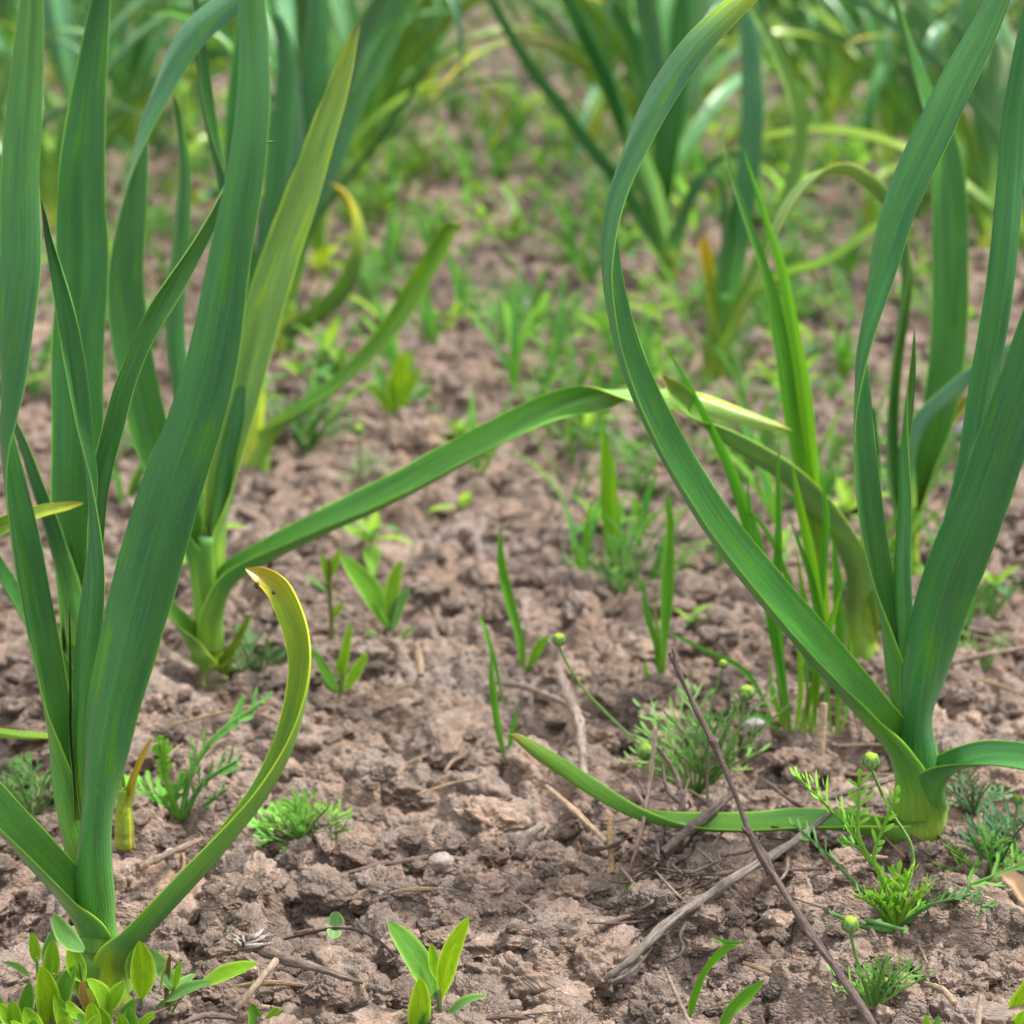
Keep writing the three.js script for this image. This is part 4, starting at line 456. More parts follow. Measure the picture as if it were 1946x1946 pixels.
{ const b = onSoil(1575, 1330), D = -b.z, g = thing('barley_shoot', 'tall light green cereal shoot with a pale curling tip between the right plants', 'cereal shoot', b);
  part('blade', traced(D, [[1575, 1330, 0, 27, 200, 0], [1556, 1100, 0, 23, 120, 0], [1534, 940, 0.3, 36, 60, 10], [1508, 780, 0.6, 43, 40, 15], [1484, 640, 0.9, 38, 40, 20], [1454, 520, 1.2, 25, 60, 40], [1414, 410, 1.5, 20, 60, 40], [1382, 310, 1.7, 15, 90, 50], [1374, 250, 1.8, 7, 90, 50], [1392, 202, 1.9, 3, 90, 50]], { colors: [[0, LIME], [0.3, [0.07, 0.20, 0.012]], [0.6, [0.06, 0.18, 0.02]], [0.8, [0.10, 0.21, 0.08]], [0.92, [0.42, 0.42, 0.22]], [1, TAN]], n: 80 }), grassBlade, g, b);
  part('blade', traced(D, [[1575, 1320, 0.2, 20, 200, 0], [1566, 1080, 0.2, 18, 120, 0], [1546, 900, 0.2, 23, 70, -10], [1528, 760, 0.3, 30, 50, -10], [1506, 600, 0.4, 27, 60, -20], [1470, 460, 0.6, 18, 70, -20], [1430, 330, 0.8, 7, 80, -20], [1412, 280, 0.8, 3, 80, -20]], { colors: [[0, LIME], [0.3, [0.25, 0.50, 0.015]], [1, [0.10, 0.30, 0.04]]], n: 70 }), grassBlade, g, b); }
grass('bright grass blade with a bent over tip at the bottom', [1308, 1962], [{ p: [[1308, 1968], [1316, 1900], [1340, 1844], [1376, 1804], [1414, 1788]], w: 26, c: [0.17, 0.40, 0.02], turn: 20 }, { p: [[1410, 1795], [1380, 1790], [1352, 1785]], w: 12, c: dark }]);
grass('grass blade with a brown speckled tip at the bottom', [1366, 1972], [{ p: [[1366, 1975], [1388, 1925], [1420, 1892], [1454, 1860]], w: 32, c: [0.15, 0.34, 0.03], turn: -20 }]);
grass('one short upright shoot on the open soil near the roots', [1200, 1740], [{ p: [[1202, 1742], [1198, 1710], [1194, 1665]], w: 26, c: [0.16, 0.38, 0.03] }, { p: [[1225, 1745], [1236, 1728], [1248, 1714]], w: 14, c: dark }]);

// ---------------------------------------------------------------- feathery weeds
function frond(points, reach, { seed = 1, color = [0.13, 0.31, 0.05], count = 7, wide = 0.0016, bare = 0.3, forks = true } = {}) {
  const R = rng(seed), curve = new THREE.CatmullRomCurve3(points, false, 'centripetal'), L = curve.getLength(), out = [tube(points, [wide * 0.5, wide * 0.42, wide * 0.3], { sides: 5, n: 12, lump: 0, color })];
  out[0].deleteAttribute('uv');
  const lobe = (p, d, up, len, w) => { const st = [], side = d.clone().cross(up).normalize(), n = side.clone().cross(d).normalize(); for (let k = 0; k <= 4; k++) { const s = k / 4; st.push({ p: p.clone().addScaledVector(d, len * s).addScaledVector(n, len * 0.18 * s * s), n, w: w * (0.55 + 0.9 * s * (1 - s) * 2.2) * (k === 4 ? 0.25 : 1), th: 0.9, q: 0.7, c: color.map((v, i) => v * (1.0 + 0.4 * s + 0.15 * (R() - 0.5)) * (i === 2 ? 1.1 : 1)) }); } const g = ribbon(st, { m: 2 }); g.deleteAttribute('uv'); out.push(g); };
  const eye = V(0, 1, 0.25);
  for (let i = 0; i <= count; i++) {
    const u = bare + (1 - bare) * i / count, p = curve.getPoint(Math.min(1, u)), t = curve.getTangent(Math.min(1, u)), up = eye.clone().addScaledVector(t, -eye.dot(t)).normalize(), side = t.clone().cross(up).normalize(), len = reach * (0.45 + 0.75 * Math.sin(Math.PI * (0.15 + 0.75 * (u - bare) / (1 - bare)))) * (0.8 + 0.4 * R());
    if (i === count) { lobe(p, t, up, len * 0.8, wide * 1.3); continue; }
    for (const s of [-1, 1]) { const d = t.clone().multiplyScalar(0.75 + 0.3 * R()).addScaledVector(side, s * (0.55 + 0.35 * R())).addScaledVector(up, 0.7 * (R() - 0.3)).normalize(); if (R() < 0.12) continue; lobe(p, d, up, len, wide * (0.75 + 0.3 * R())); if (forks) { const q = p.clone().addScaledVector(d, len * (0.45 + 0.2 * R())); lobe(q, d.clone().addScaledVector(side, s * (R() < 0.5 ? 0.8 : -0.7)).addScaledVector(up, 0.5 * (R() - 0.3)).normalize(), up, len * 0.45, wide * 0.7); } }
  }
  return mergeGeometries(out);
}
function bud(c, r, seed) { const g = lump(seed, 6, { rough: 0.11, flat: 0.95, color: [0.15, 0.29, 0.06], vary: 0.4 }), a = g.attributes.position, k = g.attributes.color; for (let i = 0; i < a.count; i++) if (a.getY(i) > 0.72) k.setXYZ(i, 0.30, 0.38, 0.05); g.scale(r, r, r); g.translate(c.x, c.y, c.z); g.deleteAttribute('uv'); return g; }
function budParts(g, b, D, [x, y], rpx, stemPts, seed) {
  const c = atDistance(x, y, D), r = 0.66 * rpx * metresPerPixel(c), P = stemPts.map(a => atDistance(a[0], a[1], D + (a[2] || 0) / 100)); P.push(c.clone().add(V(0, -r * 0.8, 0)));
  part('flower_stem', tube(P, P.map(() => Math.max(0.0006, r * 0.22)), { sides: 6, n: 18, lump: 0.05, color: [0.27, 0.40, 0.12] }), sheathMat, g, b);
  const h = part('flower_bud', bud(c, r, seed), frondMat, g, b);
  for (let k = 0; k < 11; k++) { const a = k / 11 * 6.283 + seed, d = V(Math.cos(a), 0, Math.sin(a)), st = []; for (let i = 0; i <= 5; i++) { const s = i / 5, e = -0.9 + (1.5 + 0.5 * hash(k, seed)) * s; st.push({ p: c.clone().addScaledVector(d, r * (1.12 * Math.cos(e) + 0.9 * s * s * s * (hash(k, seed, 2) < 0.3 ? 1 : 0.1))).add(V(0, r * Math.sin(e) * 0.95, 0)), n: d.clone().negate(), w: r * 0.5 * Math.sin(Math.PI * (0.12 + 0.8 * s)), th: 0.9, q: 0.8, c: [0.22, 0.38, 0.12] }); } part('sepal', ribbon(st, { m: 4 }), weedLeaf, h, b); }
}
function feathery(label, base, list, { buds = [], name = 'feathery_weed', group, sink = 0.002 } = {}) {
  const b = onSoil(base[0], base[1], sink), D = -b.z, g = thing(name, label, 'weed', b, group);
  list.forEach((f, i) => { const P = f.p.map(a => atDistance(a[0], a[1], D + (a[2] || 0) / 100)); part('frond', frond(P, f.r * metresPerPixel(P[0]), { seed: i * 7 + base[0], count: f.n ?? 6, color: f.c, bare: f.b ?? 0.3, wide: (f.w ?? 7) * metresPerPixel(P[0]), forks: f.f ?? true }), frondMat, g, b); });
  buds.forEach((u, i) => budParts(g, b, D, u.at, u.r, u.p, i + 3));
  return g;
}
function burst([x, y], n, len, { seed = 1, from = -1.5, to = 1.5, c = [0.13, 0.31, 0.05], r = 0.34, w = 6, rise = 1, low = 0.5 } = {}) { // fronds fanning out of one root; angles from straight up
  const R = rng(seed), out = []; for (let i = 0; i < n; i++) { const a = mix(from, to, (i + R()) / n), L = len * (0.65 + 0.5 * R()), d = (R() - 0.5) * len * 0.035, k = 0.8 + 0.4 * R(); out.push({ p: [[x + 4 * Math.sin(a), y, 0], [x + L * 0.5 * Math.sin(a), y - L * 0.55 * rise * Math.max(low, Math.cos(a)), d * 0.5], [x + L * Math.sin(a), y - L * (Math.cos(a) * 0.75 * rise + 0.12), d]], r: L * r, n: 3 + Math.floor(R() * 2), c: c.map((v, j) => v * k * (j === 0 ? 0.9 + 0.35 * R() : 1)), w: w * 0.85, b: 0.3 }); } return out;
}
const mint = [0.12, 0.27, 0.08], brightF = [0.18, 0.40, 0.03];
feathery('low rosette of feathery pale green weed right of the yellowing leaf', [566, 1630], [...burst([566, 1616], 20, 104, { seed: 3, c: [0.15, 0.34, 0.06], w: 8 }), ...burst([572, 1596], 20, 82, { seed: 4, from: -3.0, to: 3.0, c: [0.19, 0.40, 0.06], w: 8, rise: 0.8, low: -0.5 })], { sink: -0.007 });
feathery('branched feathery weed with a bud in front of the right garlic', [1690, 1800], [
  { p: [[1690, 1790], [1676, 1674], [1640, 1610], [1606, 1566], [1512, 1474]], r: 46, n: 10, b: 0.62, w: 9, c: [0.19, 0.41, 0.04] }, { p: [[1672, 1660], [1660, 1628], [1684, 1560], [1704, 1508]], r: 30, n: 6, b: 0.35, w: 9, c: [0.17, 0.38, 0.04], f: false }, { p: [[1640, 1610], [1630, 1580], [1632, 1530], [1633, 1476]], r: 34, n: 6, b: 0.3, w: 9, c: [0.19, 0.40, 0.05], f: false }, { p: [[1690, 1780], [1674, 1736], [1595, 1647], [1552, 1606], [1508, 1566]], r: 28, n: 5, b: 0.55, w: 9, c: mint, f: false }, { p: [[1655, 1640], [1630, 1610], [1600, 1600]], r: 22, n: 5, w: 8, c: [0.16, 0.34, 0.06] },
  ...burst([1704, 1760], 14, 104, { seed: 8, from: -0.9, to: 0.9, c: brightF, w: 9, r: 0.32 }), { p: [[1700, 1760], [1790, 1738], [1880, 1722, -1]], r: 36, n: 8, w: 8, c: [0.10, 0.26, 0.06] }, { p: [[1705, 1755], [1800, 1700, 0.5], [1900, 1660, 1], [1960, 1635, 1]], r: 40, n: 9, w: 8, c: [0.13, 0.31, 0.05] }, { p: [[1705, 1765], [1770, 1720, -1], [1845, 1700, -1.5]], r: 34, n: 7, w: 8, c: [0.09, 0.24, 0.06] }, { p: [[1700, 1770], [1640, 1760, -1], [1580, 1735, -1.5]], r: 10, n: 2, w: 14, c: mint, f: false }, { p: [[1700, 1775], [1650, 1750, -1], [1720, 1768, -2]], r: 10, n: 2, w: 14, c: mint, f: false }, { p: [[1692, 1775], [1692, 1800, -1], [1690, 1820, -1]], r: 6, n: 1, w: 14, c: mint, f: false },
], { buds: [{ at: [1655, 1446], r: 24, p: [[1715, 1720], [1735, 1620, 1], [1692, 1540, 1], [1664, 1480, 0.5]] }] });
feathery('small feathery weed with a round bud beside the dark twig', [1662, 1920], [...burst([1662, 1915], 13, 118, { seed: 12, from: -1.1, to: 1.1, c: [0.14, 0.32, 0.06], w: 7, r: 0.26 })], { buds: [{ at: [1616, 1757], r: 24, p: [[1656, 1915], [1636, 1850], [1622, 1800]] }, { at: [1684, 1866], r: 12, p: [[1664, 1910], [1678, 1885]] }] });
feathery('feathery weed patch at the right edge beside the garlic foot', [1880, 1690], [...burst([1880, 1688], 9, 120, { seed: 15, from: -1.2, to: 0.8, c: [0.14, 0.34, 0.05], w: 8 }), ...burst([1900, 1640], 8, 120, { seed: 16, from: -1, to: 0.6, c: [0.07, 0.18, 0.07], w: 7 })], { buds: [{ at: [1934, 1520], r: 15, p: [[1930, 1640], [1928, 1570]] }] });
feathery('feathery clump with nodding buds under the arching leaf', [1330, 1520], [...burst([1320, 1512], 15, 165, { seed: 21, from: -1.2, to: 1.1, c: [0.15, 0.33, 0.07], w: 6, r: 0.3 }), ...burst([1352, 1490], 9, 215, { seed: 22, from: -1.0, to: 0.9, c: [0.18, 0.36, 0.10], w: 7, r: 0.2 })], { buds: [{ at: [1062, 1216], r: 19, p: [[1310, 1500], [1190, 1392], [1110, 1310], [1072, 1250]] }, { at: [1226, 1428], r: 24, p: [[1300, 1500], [1250, 1470]] }, { at: [1418, 1316], r: 22, p: [[1350, 1490], [1400, 1400]] }, { at: [1374, 1262], r: 13, p: [[1345, 1480], [1350, 1360], [1366, 1290]] }] });
feathery('feathery tuft at the left edge behind the low garlic leaf', [62, 1570], burst([62, 1565], 18, 120, { seed: 31, from: -1.3, to: 1.2, c: [0.12, 0.27, 0.07], w: 6, r: 0.25 }));
feathery('pinnate weed with toothed leaves behind the front left stalk', [345, 1560], [
  { p: [[345, 1555], [362, 1470], [410, 1400], [498, 1334]], r: 50, n: 8, b: 0.35, w: 14, c: [0.14, 0.35, 0.06] }, { p: [[340, 1555], [300, 1515], [236, 1500]], r: 44, n: 6, w: 13, c: [0.15, 0.38, 0.05] }, { p: [[348, 1556], [385, 1490], [450, 1446]], r: 36, n: 5, w: 13, c: [0.12, 0.30, 0.06] }, { p: [[342, 1556], [316, 1480], [304, 1408]], r: 24, n: 5, b: 0.5, w: 14, c: [0.16, 0.38, 0.03], f: false }, { p: [[344, 1558], [330, 1520], [350, 1480]], r: 30, n: 5, w: 12, c: [0.13, 0.33, 0.05] }, { p: [[350, 1556], [390, 1530], [430, 1500, -1]], r: 26, n: 4, w: 10, c: [0.14, 0.32, 0.07] }], { name: 'pinnate_weed' });
feathery('feathery weed right of the third left row garlic', [560, 870], burst([560, 868], 16, 140, { seed: 41, from: -1.2, to: 1.3, c: [0.13, 0.28, 0.08], w: 7, r: 0.25 }));
feathery('pale tuft with one yellow bud in mid path left of centre', [690, 945], burst([690, 945], 12, 86, { seed: 43, from: -0.9, to: 0.9, c: [0.26, 0.36, 0.18], w: 6, r: 0.2 }), { buds: [{ at: [681, 818], r: 16, p: [[688, 930], [684, 870]] }] });
feathery('feathery weed low behind the second left row foot', [480, 1305], burst([490, 1300], 16, 110, { seed: 45, from: -1.2, to: 1.3, c: [0.12, 0.26, 0.08], w: 6, r: 0.25 }));
feathery('feathery tuft low behind the right garlic foot', [1840, 1560], burst([1850, 1545], 10, 90, { seed: 47, from: -1.3, to: 1.2, c: [0.10, 0.22, 0.09], w: 6, r: 0.25 }));

// ---------------------------------------------------------------- weeds further off: seedlings, grass and feathery tufts grown once and copied
function leafAt(p, az, el, L, W, c, droop, seed, name, mat, g) { const st = []; let q = p.clone(); for (let k = 0; k <= 8; k++) { const u = k / 8, d = V(Math.cos(az) * Math.cos(el), Math.sin(el), Math.sin(az) * Math.cos(el)); if (k) q = q.clone().addScaledVector(d, L / 8); st.push({ p: q, n: V(-Math.cos(az) * Math.sin(el), Math.cos(el), -Math.sin(az) * Math.sin(el)), w: W * Math.max(0.12, Math.pow(Math.sin(Math.PI * Math.min(0.985, 0.06 + 0.92 * Math.pow(u, 0.85))), 0.9)), th: 0.8, q: 0.6, c: tone(calm([c[0] * 0.82, c[1] * 0.82, c[2] * 1.6 + 0.01].map(v => v * (1.15 - 0.2 * u)))) }); el -= droop / 8; } return part(name, ribbon(st, { m: 4, off: seed }), mat, g); }
function seedling(seed, bright) { const R = rng(seed), g = new THREE.Group(); part('stem', tube([V(0, -0.006, 0), V(0, 0.006, 0), V(0.001, 0.014, 0)], [0.0011, 0.001, 0.0008], { sides: 5, n: 6, color: [0.25, 0.33, 0.10] }), sheathMat, g); const n = 5 + Math.floor(R() * 4), a0 = R() * 6; for (let i = 0; i < n; i++) leafAt(V(0, 0.006 + 0.008 * i / n, 0), a0 + i * 2.4, 0.35 + 0.9 * i / n, 0.020 + 0.022 * R(), 0.007 + 0.005 * R(), [WEED, [0.29, 0.53, 0.012], WEEDDARK, WEEDBLUE][Math.floor(R() * (bright ? 3 : 4))], 0.5 + R(), seed + i, 'leaf', weedLeaf, g); return g; }
function tuft(seed) { const R = rng(seed), g = new THREE.Group(), n = 5 + Math.floor(R() * 5); for (let i = 0; i < n; i++) leafAt(V((R() - 0.5) * 0.008, -0.004, (R() - 0.5) * 0.008), R() * 6.3, 1.2 + 0.3 * R(), 0.05 + 0.07 * R(), 0.003 + 0.004 * R(), [WEED, lime, dark][Math.floor(R() * 3)], 0.4 + 0.8 * R(), seed + i, 'blade', grassBlade, g); return g; }
function plume(seed) { const R = rng(seed), g = new THREE.Group(); for (let i = 0; i < 9; i++) { const a = R() * 6.3, e = 0.3 + R(), L = 0.025 + 0.03 * R(), d = V(Math.cos(a) * Math.cos(e), Math.sin(e), Math.sin(a) * Math.cos(e)); part('frond', frond([V(0, -0.003, 0), d.clone().multiplyScalar(L * 0.5).add(V(0, 0.004, 0)), d.clone().multiplyScalar(L)], L * 0.3, { seed: seed + i, count: 4, color: [0.13, 0.30, 0.06], wide: 0.0018, forks: false }), frondMat, g); } return g; }
{
  const R = rng(321), kinds = [...[1, 2, 3, 4, 5].map(i => ['weed_seedling', 'weed', seedling(700 + i, i < 4)]), ...[1, 2, 3].map(i => ['grass_tuft', 'grass', tuft(800 + i)]), ...[1, 2].map(i => ['feathery_weed', 'weed', plume(900 + i)])];
  const what = { weed_seedling: 'small broad-leaved weed seedling', grass_tuft: 'thin grass tuft', feathery_weed: 'small feathery weed' };
  const zone = (x, D) => x < -0.26 ? 'left of the left garlic row' : x < -0.09 ? 'among the left garlic row' : x < 0.09 ? (D < 1.5 ? 'on the bare path near mid picture' : D < 2.2 ? 'further up the path' : 'at the far end of the path') : x < 0.26 ? 'among the right garlic row' : 'right of the right garlic row';
  const place = (kind, x, D, s) => { const [name, cat, proto] = kinds[kind], o = proto.clone(); o.name = numbered(name); o.position.set(x, soilHeight(x, -D, false) + 0.001, -D); o.rotation.y = R() * 6.3; o.scale.setScalar(s); scene.add(o); const z = zone(x, D); tag(o, `${what[name]} ${z}`, cat, `${what[name]}s ${z}`); };
  for (let i = 0; i < 560; i++) { const D = 1.08 + 2.2 * Math.pow(R(), 0.9), x = D * (R() * 2 - 1) * 0.27, mid = D < 1.6 && Math.abs(x) < 0.12, dense = 0.45 + 0.4 * noise2(x * 9, D * 7, 44) + (D > 1.7 ? 0.3 : 0) - (mid && x < 0.02 ? 0.2 : 0) + (x > 0.02 && x < 0.3 && D < 1.9 ? 0.12 : 0); if (R() > dense) continue; place(Math.floor(R() * kinds.length), x, D, 0.6 + 0.6 * R()); }
  for (let i = 0; i < 90; i++) { const D = 0.98 + 0.9 * R(), x = 0.01 + 0.26 * R(); if (Math.abs(x) > 0.26 * D) continue; place([5, 6, 7, 8, 9, 3, 4][Math.floor(R() * 7)], x, D, 0.4 + 0.5 * R()); }
  // beyond, ground cover that reads as one mass
  const cover = new THREE.Group(); cover.name = 'ground_cover'; cover.userData = { kind: 'stuff', label: 'distant blurred mass of low weeds between the far rows', category: 'weeds' }; scene.add(cover);
  kinds.forEach(([, , proto], k) => { const gs = proto.children.map(c => { const g = c.geometry.clone(); g.deleteAttribute('uv'); return g; }), im = new THREE.InstancedMesh(mergeGeometries(gs), frondMat, 110), M = new THREE.Matrix4(), Q = new THREE.Quaternion(); for (let i = 0; i < 110; i++) { const D = 1.9 + 5.0 * Math.pow(R(), 0.75), x = D * (R() * 2 - 1) * 0.3, s = 0.7 + 0.8 * R(); M.compose(V(x, soilHeight(x, -D, false), -D), Q.setFromAxisAngle(V(0, 1, 0), R() * 6.3), V(s, s, s)); im.setMatrixAt(i, M); const e = 0.55 + 0.6 * R(), f = R(); im.setColorAt(i, new THREE.Color(e * (0.8 + 0.5 * f), e, e * (1.6 - f))); } im.name = 'low_weeds'; im.userData.kind = 'stuff'; im.castShadow = im.receiveShadow = true; cover.add(im); });
}

// ---------------------------------------------------------------- twigs, straw, roots and stones
const GREYWOOD = [0.34, 0.29, 0.25], DARKWOOD = [0.17, 0.12, 0.105], STRAW = [0.66, 0.50, 0.34];
function stick(label, pts, widths, color, { name = 'twig', category = 'twig', group, knots = 0.2, upright = false, side = [] } = {}) { // points [x, y, height m] or, upright, [x, y, distance m]
  const P = pts.map(a => upright ? atDistance(a[0], a[1], a[2]) : onLevel(a[0], a[1], (a[2] ?? 0.004) + 0.006)), b = P[0].clone().add(P[P.length - 1]).multiplyScalar(0.5), g = thing(name, label, category, b, group);
  const r = widths.map((w, i) => w / 2 * metresPerPixel(P[Math.min(P.length - 1, Math.round(i * (P.length - 1) / (widths.length - 1 || 1)))]));
  part('stem', tube(P, r.length > 1 ? r : [r[0], r[0]], { sides: 9, n: 56, lump: knots, color, seed: pts[0][0] }), woodMat, g, b);
  side.forEach(([q, w]) => { const S = q.map(a => upright ? atDistance(a[0], a[1], a[2]) : onLevel(a[0], a[1], (a[2] ?? 0.004) + 0.006)); part('side_shoot', tube(S, [w / 2 * metresPerPixel(S[0]), w / 3 * metresPerPixel(S[0])], { sides: 7, n: 16, lump: knots, color, seed: q[0][0] }), woodMat, g, b); });
  return g;
}
stick('long thin dark twig leaning diagonally across the lower right', [[1278, 1232, 0.715], [1290, 1276, 0.712], [1332, 1366, 0.705], [1362, 1424, 0.70], [1400, 1516, 0.69], [1428, 1590, 0.682], [1476, 1672, 0.67], [1536, 1768, 0.645], [1600, 1856, 0.618], [1668, 1962, 0.588]], [7, 12, 11, 14, 13, 15, 16, 16, 15, 15], [0.20, 0.145, 0.135], { upright: true, knots: 0.28, side: [[[[1290, 1276, 0.712], [1276, 1252, 0.715], [1272, 1240, 0.716]], 8], [[[1432, 1592, 0.682], [1418, 1580, 0.68], [1410, 1572, 0.68]], 8], [[[1360, 1420, 0.70], [1352, 1404, 0.70]], 12]] });
stick('thick grey weathered stick lying behind the dark twig', [[1148, 1862, 0.004], [1200, 1822, 0.010], [1266, 1756, 0.016], [1340, 1704, 0.018], [1430, 1648, 0.018], [1510, 1598, 0.018], [1590, 1536, 0.016]], [12, 18, 20, 19, 19, 16, 9], [0.30, 0.26, 0.23], { knots: 0.22, side: [[[[1160, 1866, 0.004], [1200, 1846, 0.006], [1240, 1800, 0.010]], 8]] });
stick('short brown stick with a frayed end beside the white fibre tuft', [[486, 1800, 0.012], [540, 1822, 0.012], [610, 1842, 0.010], [690, 1868, 0.006]], [22, 22, 18, 8], [0.30, 0.235, 0.20]);
stick('kinked grey stick standing up from mid soil', [[1060, 1268, 0.002], [1078, 1318, 0.008], [1100, 1372, 0.010], [1106, 1420, 0.008], [1108, 1478, 0.002]], [18, 22, 20, 20, 14], [0.46, 0.37, 0.32]);
stick('thin grey stick lying left of the kinked one', [[940, 1296, 0.004], [1000, 1306, 0.006], [1060, 1330, 0.008], [1120, 1362, 0.006]], [9, 12, 12, 7], [0.45, 0.36, 0.30]);
stick('brown forked twig in front of the fallen garlic leaf', [[1258, 1620, 0.014], [1300, 1584, 0.018], [1346, 1548, 0.020], [1392, 1508, 0.020]], [14, 20, 22, 12], [0.26, 0.19, 0.17], { side: [[[[1346, 1548, 0.020], [1344, 1490, 0.030], [1346, 1420, 0.044]], 8], [[[1346, 1548, 0.020], [1310, 1600, 0.01], [1290, 1620, 0.008]], 10]] });
stick('forked dry stem rising in front of the feathery clump', [[1290, 1580, 0.010], [1296, 1520, 0.022], [1282, 1470, 0.032], [1250, 1420, 0.046]], [12, 12, 11, 8], [0.42, 0.33, 0.30], { side: [[[[1296, 1530, 0.02], [1268, 1500, 0.028], [1258, 1450, 0.038]], 8]] });
stick('pale upright straw left of the forked dry stem', [[1196, 1660, 0.002], [1216, 1590, 0.018], [1236, 1480, 0.036], [1246, 1382, 0.054]], [7, 8, 10, 8], [0.58, 0.44, 0.36], { name: 'straw', category: 'straw' });
stick('pale straw slanting below the raised yellow tip', [[1038, 1494, 0.006], [1090, 1540, 0.006], [1154, 1602, 0.006]], [9, 13, 11], STRAW, { name: 'straw', category: 'straw', knots: 0.05 });
stick('short tan straw standing under the fallen leaf', [[1160, 1556, 0.016], [1160, 1600, 0.010], [1164, 1660, 0.002]], [13, 14, 11], [0.62, 0.43, 0.24], { name: 'straw', category: 'straw', knots: 0.05 });
stick('thick pale straw behind the front left garlic', [[296, 1224, 0.010], [330, 1250, 0.010], [370, 1274, 0.008]], [18, 22, 20], [0.62, 0.50, 0.40], { name: 'straw', category: 'straw', knots: 0.05 });
stick('upright pale straw stub behind the right garlic leaf', [[1558, 1436, 0.002], [1562, 1390, 0.012], [1566, 1336, 0.024]], [16, 17, 15], STRAW, { name: 'straw', category: 'straw', knots: 0.05 });
stick('tan straw stub on bare soil in mid path', [[790, 1222, 0.016], [796, 1250, 0.010], [800, 1284, 0.004]], [14, 16, 14], STRAW, { name: 'straw', category: 'straw', knots: 0.05 });
stick('pale curved piece of bark on open soil at lower centre', [[986, 1624, 0.012], [1000, 1592, 0.016], [1032, 1568, 0.016]], [16, 24, 14], [0.58, 0.49, 0.43], { name: 'bark_piece', category: 'bark' });
stick('pale straw at the lower left beside the flat weed leaves', [[446, 1922, 0.004], [480, 1880, 0.010], [525, 1825, 0.012]], [12, 13, 14], [0.58, 0.45, 0.33], { name: 'straw', category: 'straw', knots: 0.05 });
stick('brown stick lying along the bottom edge', [[340, 1948, 0.006], [390, 1930, 0.006], [450, 1936, 0.004]], [10, 13, 9], [0.30, 0.23, 0.19]);
stick('brown twig lying behind the front left stalk', [[262, 1648, 0.010], [320, 1622, 0.010], [384, 1594, 0.006]], [16, 16, 8], [0.42, 0.32, 0.25]);
stick('tan straw curl at the lower right', [[1762, 1870, 0.006], [1790, 1880, 0.008], [1814, 1908, 0.008]], [9, 13, 12], STRAW, { name: 'straw', category: 'straw', knots: 0.08 });
stick('straight pale straw at the bottom right', [[1866, 1892, 0.012], [1860, 1925, 0.008], [1856, 1960, 0.004]], [13, 14, 13], [0.60, 0.50, 0.41], { name: 'straw', category: 'straw', knots: 0.05 });
stick('thin grey stem at the bottom right of centre', [[1264, 1840, 0.012], [1285, 1890, 0.008], [1312, 1948, 0.004]], [6, 8, 8], [0.46, 0.37, 0.32]);
stick('brown half buried twig above the thick grey stick', [[1122, 1782, 0.004], [1150, 1758, 0.008], [1200, 1740, 0.008], [1230, 1738, 0.004]], [7, 12, 12, 8], [0.27, 0.20, 0.17]);
stick('grey twig lying behind the right garlic foot', [[1640, 1496, 0.014], [1700, 1478, 0.014], [1560, 1520, 0.012]].sort((a, b) => a[0] - b[0]), [10, 14, 10], [0.36, 0.28, 0.24]);
stick('thin brown twig on the soil at the far right', [[1800, 1262, 0.006], [1870, 1245, 0.010], [1960, 1228, 0.010]], [9, 11, 9], [0.40, 0.30, 0.24]);
{ // fine roots tangled beside the grey stick
  const R = rng(17), b = onSoil(1262, 1700), g = thing('root_tangle', 'tangle of fine dark roots on the soil beside the grey stick', 'roots', b);
  for (let i = 0; i < 16; i++) { let x = 1200 + 130 * R(), y = 1640 + 110 * R(), a = R() * 6.3; const P = []; for (let k = 0; k < 6; k++) { P.push(onLevel(x, y, 0.010 + 0.012 * R())); a += (R() - 0.5) * 1.6; x += 24 * Math.cos(a); y += 20 * Math.sin(a); } part('root', tube(P, [0.0008, 0.0006, 0.0003], { sides: 5, n: 20, color: [0.24, 0.18, 0.155], lump: 0.2, seed: i }), woodMat, g, b); }
}
{ // frayed white fibres
  const R = rng(18), b = onSoil(440, 1800), g = thing('fibre_tuft', 'tuft of frayed greyish white fibres at the stick end', 'fibres', b);
  for (let i = 0; i < 16; i++) { const a = -2.6 + 2.4 * R(), x = 462 + 20 * (R() - 0.5), y = 1795 + 14 * (R() - 0.5), L = 36 + 46 * R(), P = [onLevel(x + 16, y + 6, 0.014), onLevel(x, y, 0.018), onLevel(x + L * 0.5 * Math.cos(a), y + L * 0.2 * Math.sin(a), 0.020 + 0.006 * R()), onLevel(x + L * Math.cos(a), y + L * 0.4 * Math.sin(a), 0.017 + 0.008 * R())]; part('fibre', tube(P, [0.0007, 0.0009, 0.0004], { sides: 5, n: 14, color: [0.66, 0.62, 0.58], lump: 0.3, seed: i }), woodMat, g, b); }
}
function pebble(label, x, y, w, h, color, { up = 0.3, seed = 1, name = 'pebble', rough = 0.12 } = {}) { const p = onSoil(x, y), k = metresPerPixel(p), g = lump(seed, 8, { rough, flat: 1, color, vary: 0.1 }); g.scale(w / 2 * k, h / 2 * k, w / 2.4 * k); const m = lone(name, g, stoneMat, label, 'stone'); m.position.copy(p).add(V(0, h / 2 * k * up + 0.005, 0)); return m; }
pebble('smooth pinkish stone behind the yellowing leaf', 352, 1735, 100, 58, [0.52, 0.33, 0.27], { seed: 71, up: 0.8 });
pebble('small white pebble near the front left stalk', 325, 1648, 19, 19, [0.8, 0.8, 0.8], { seed: 72, up: 0.7 });
pebble('small white pebble near the broad grass blade', 1110, 1026, 17, 16, [1.0, 0.98, 0.96], { seed: 75, up: 0.8 });
pebble('pale grey stone behind the feathery clump', 1430, 1402, 46, 28, [0.46, 0.44, 0.45], { seed: 76, up: 0.6 });
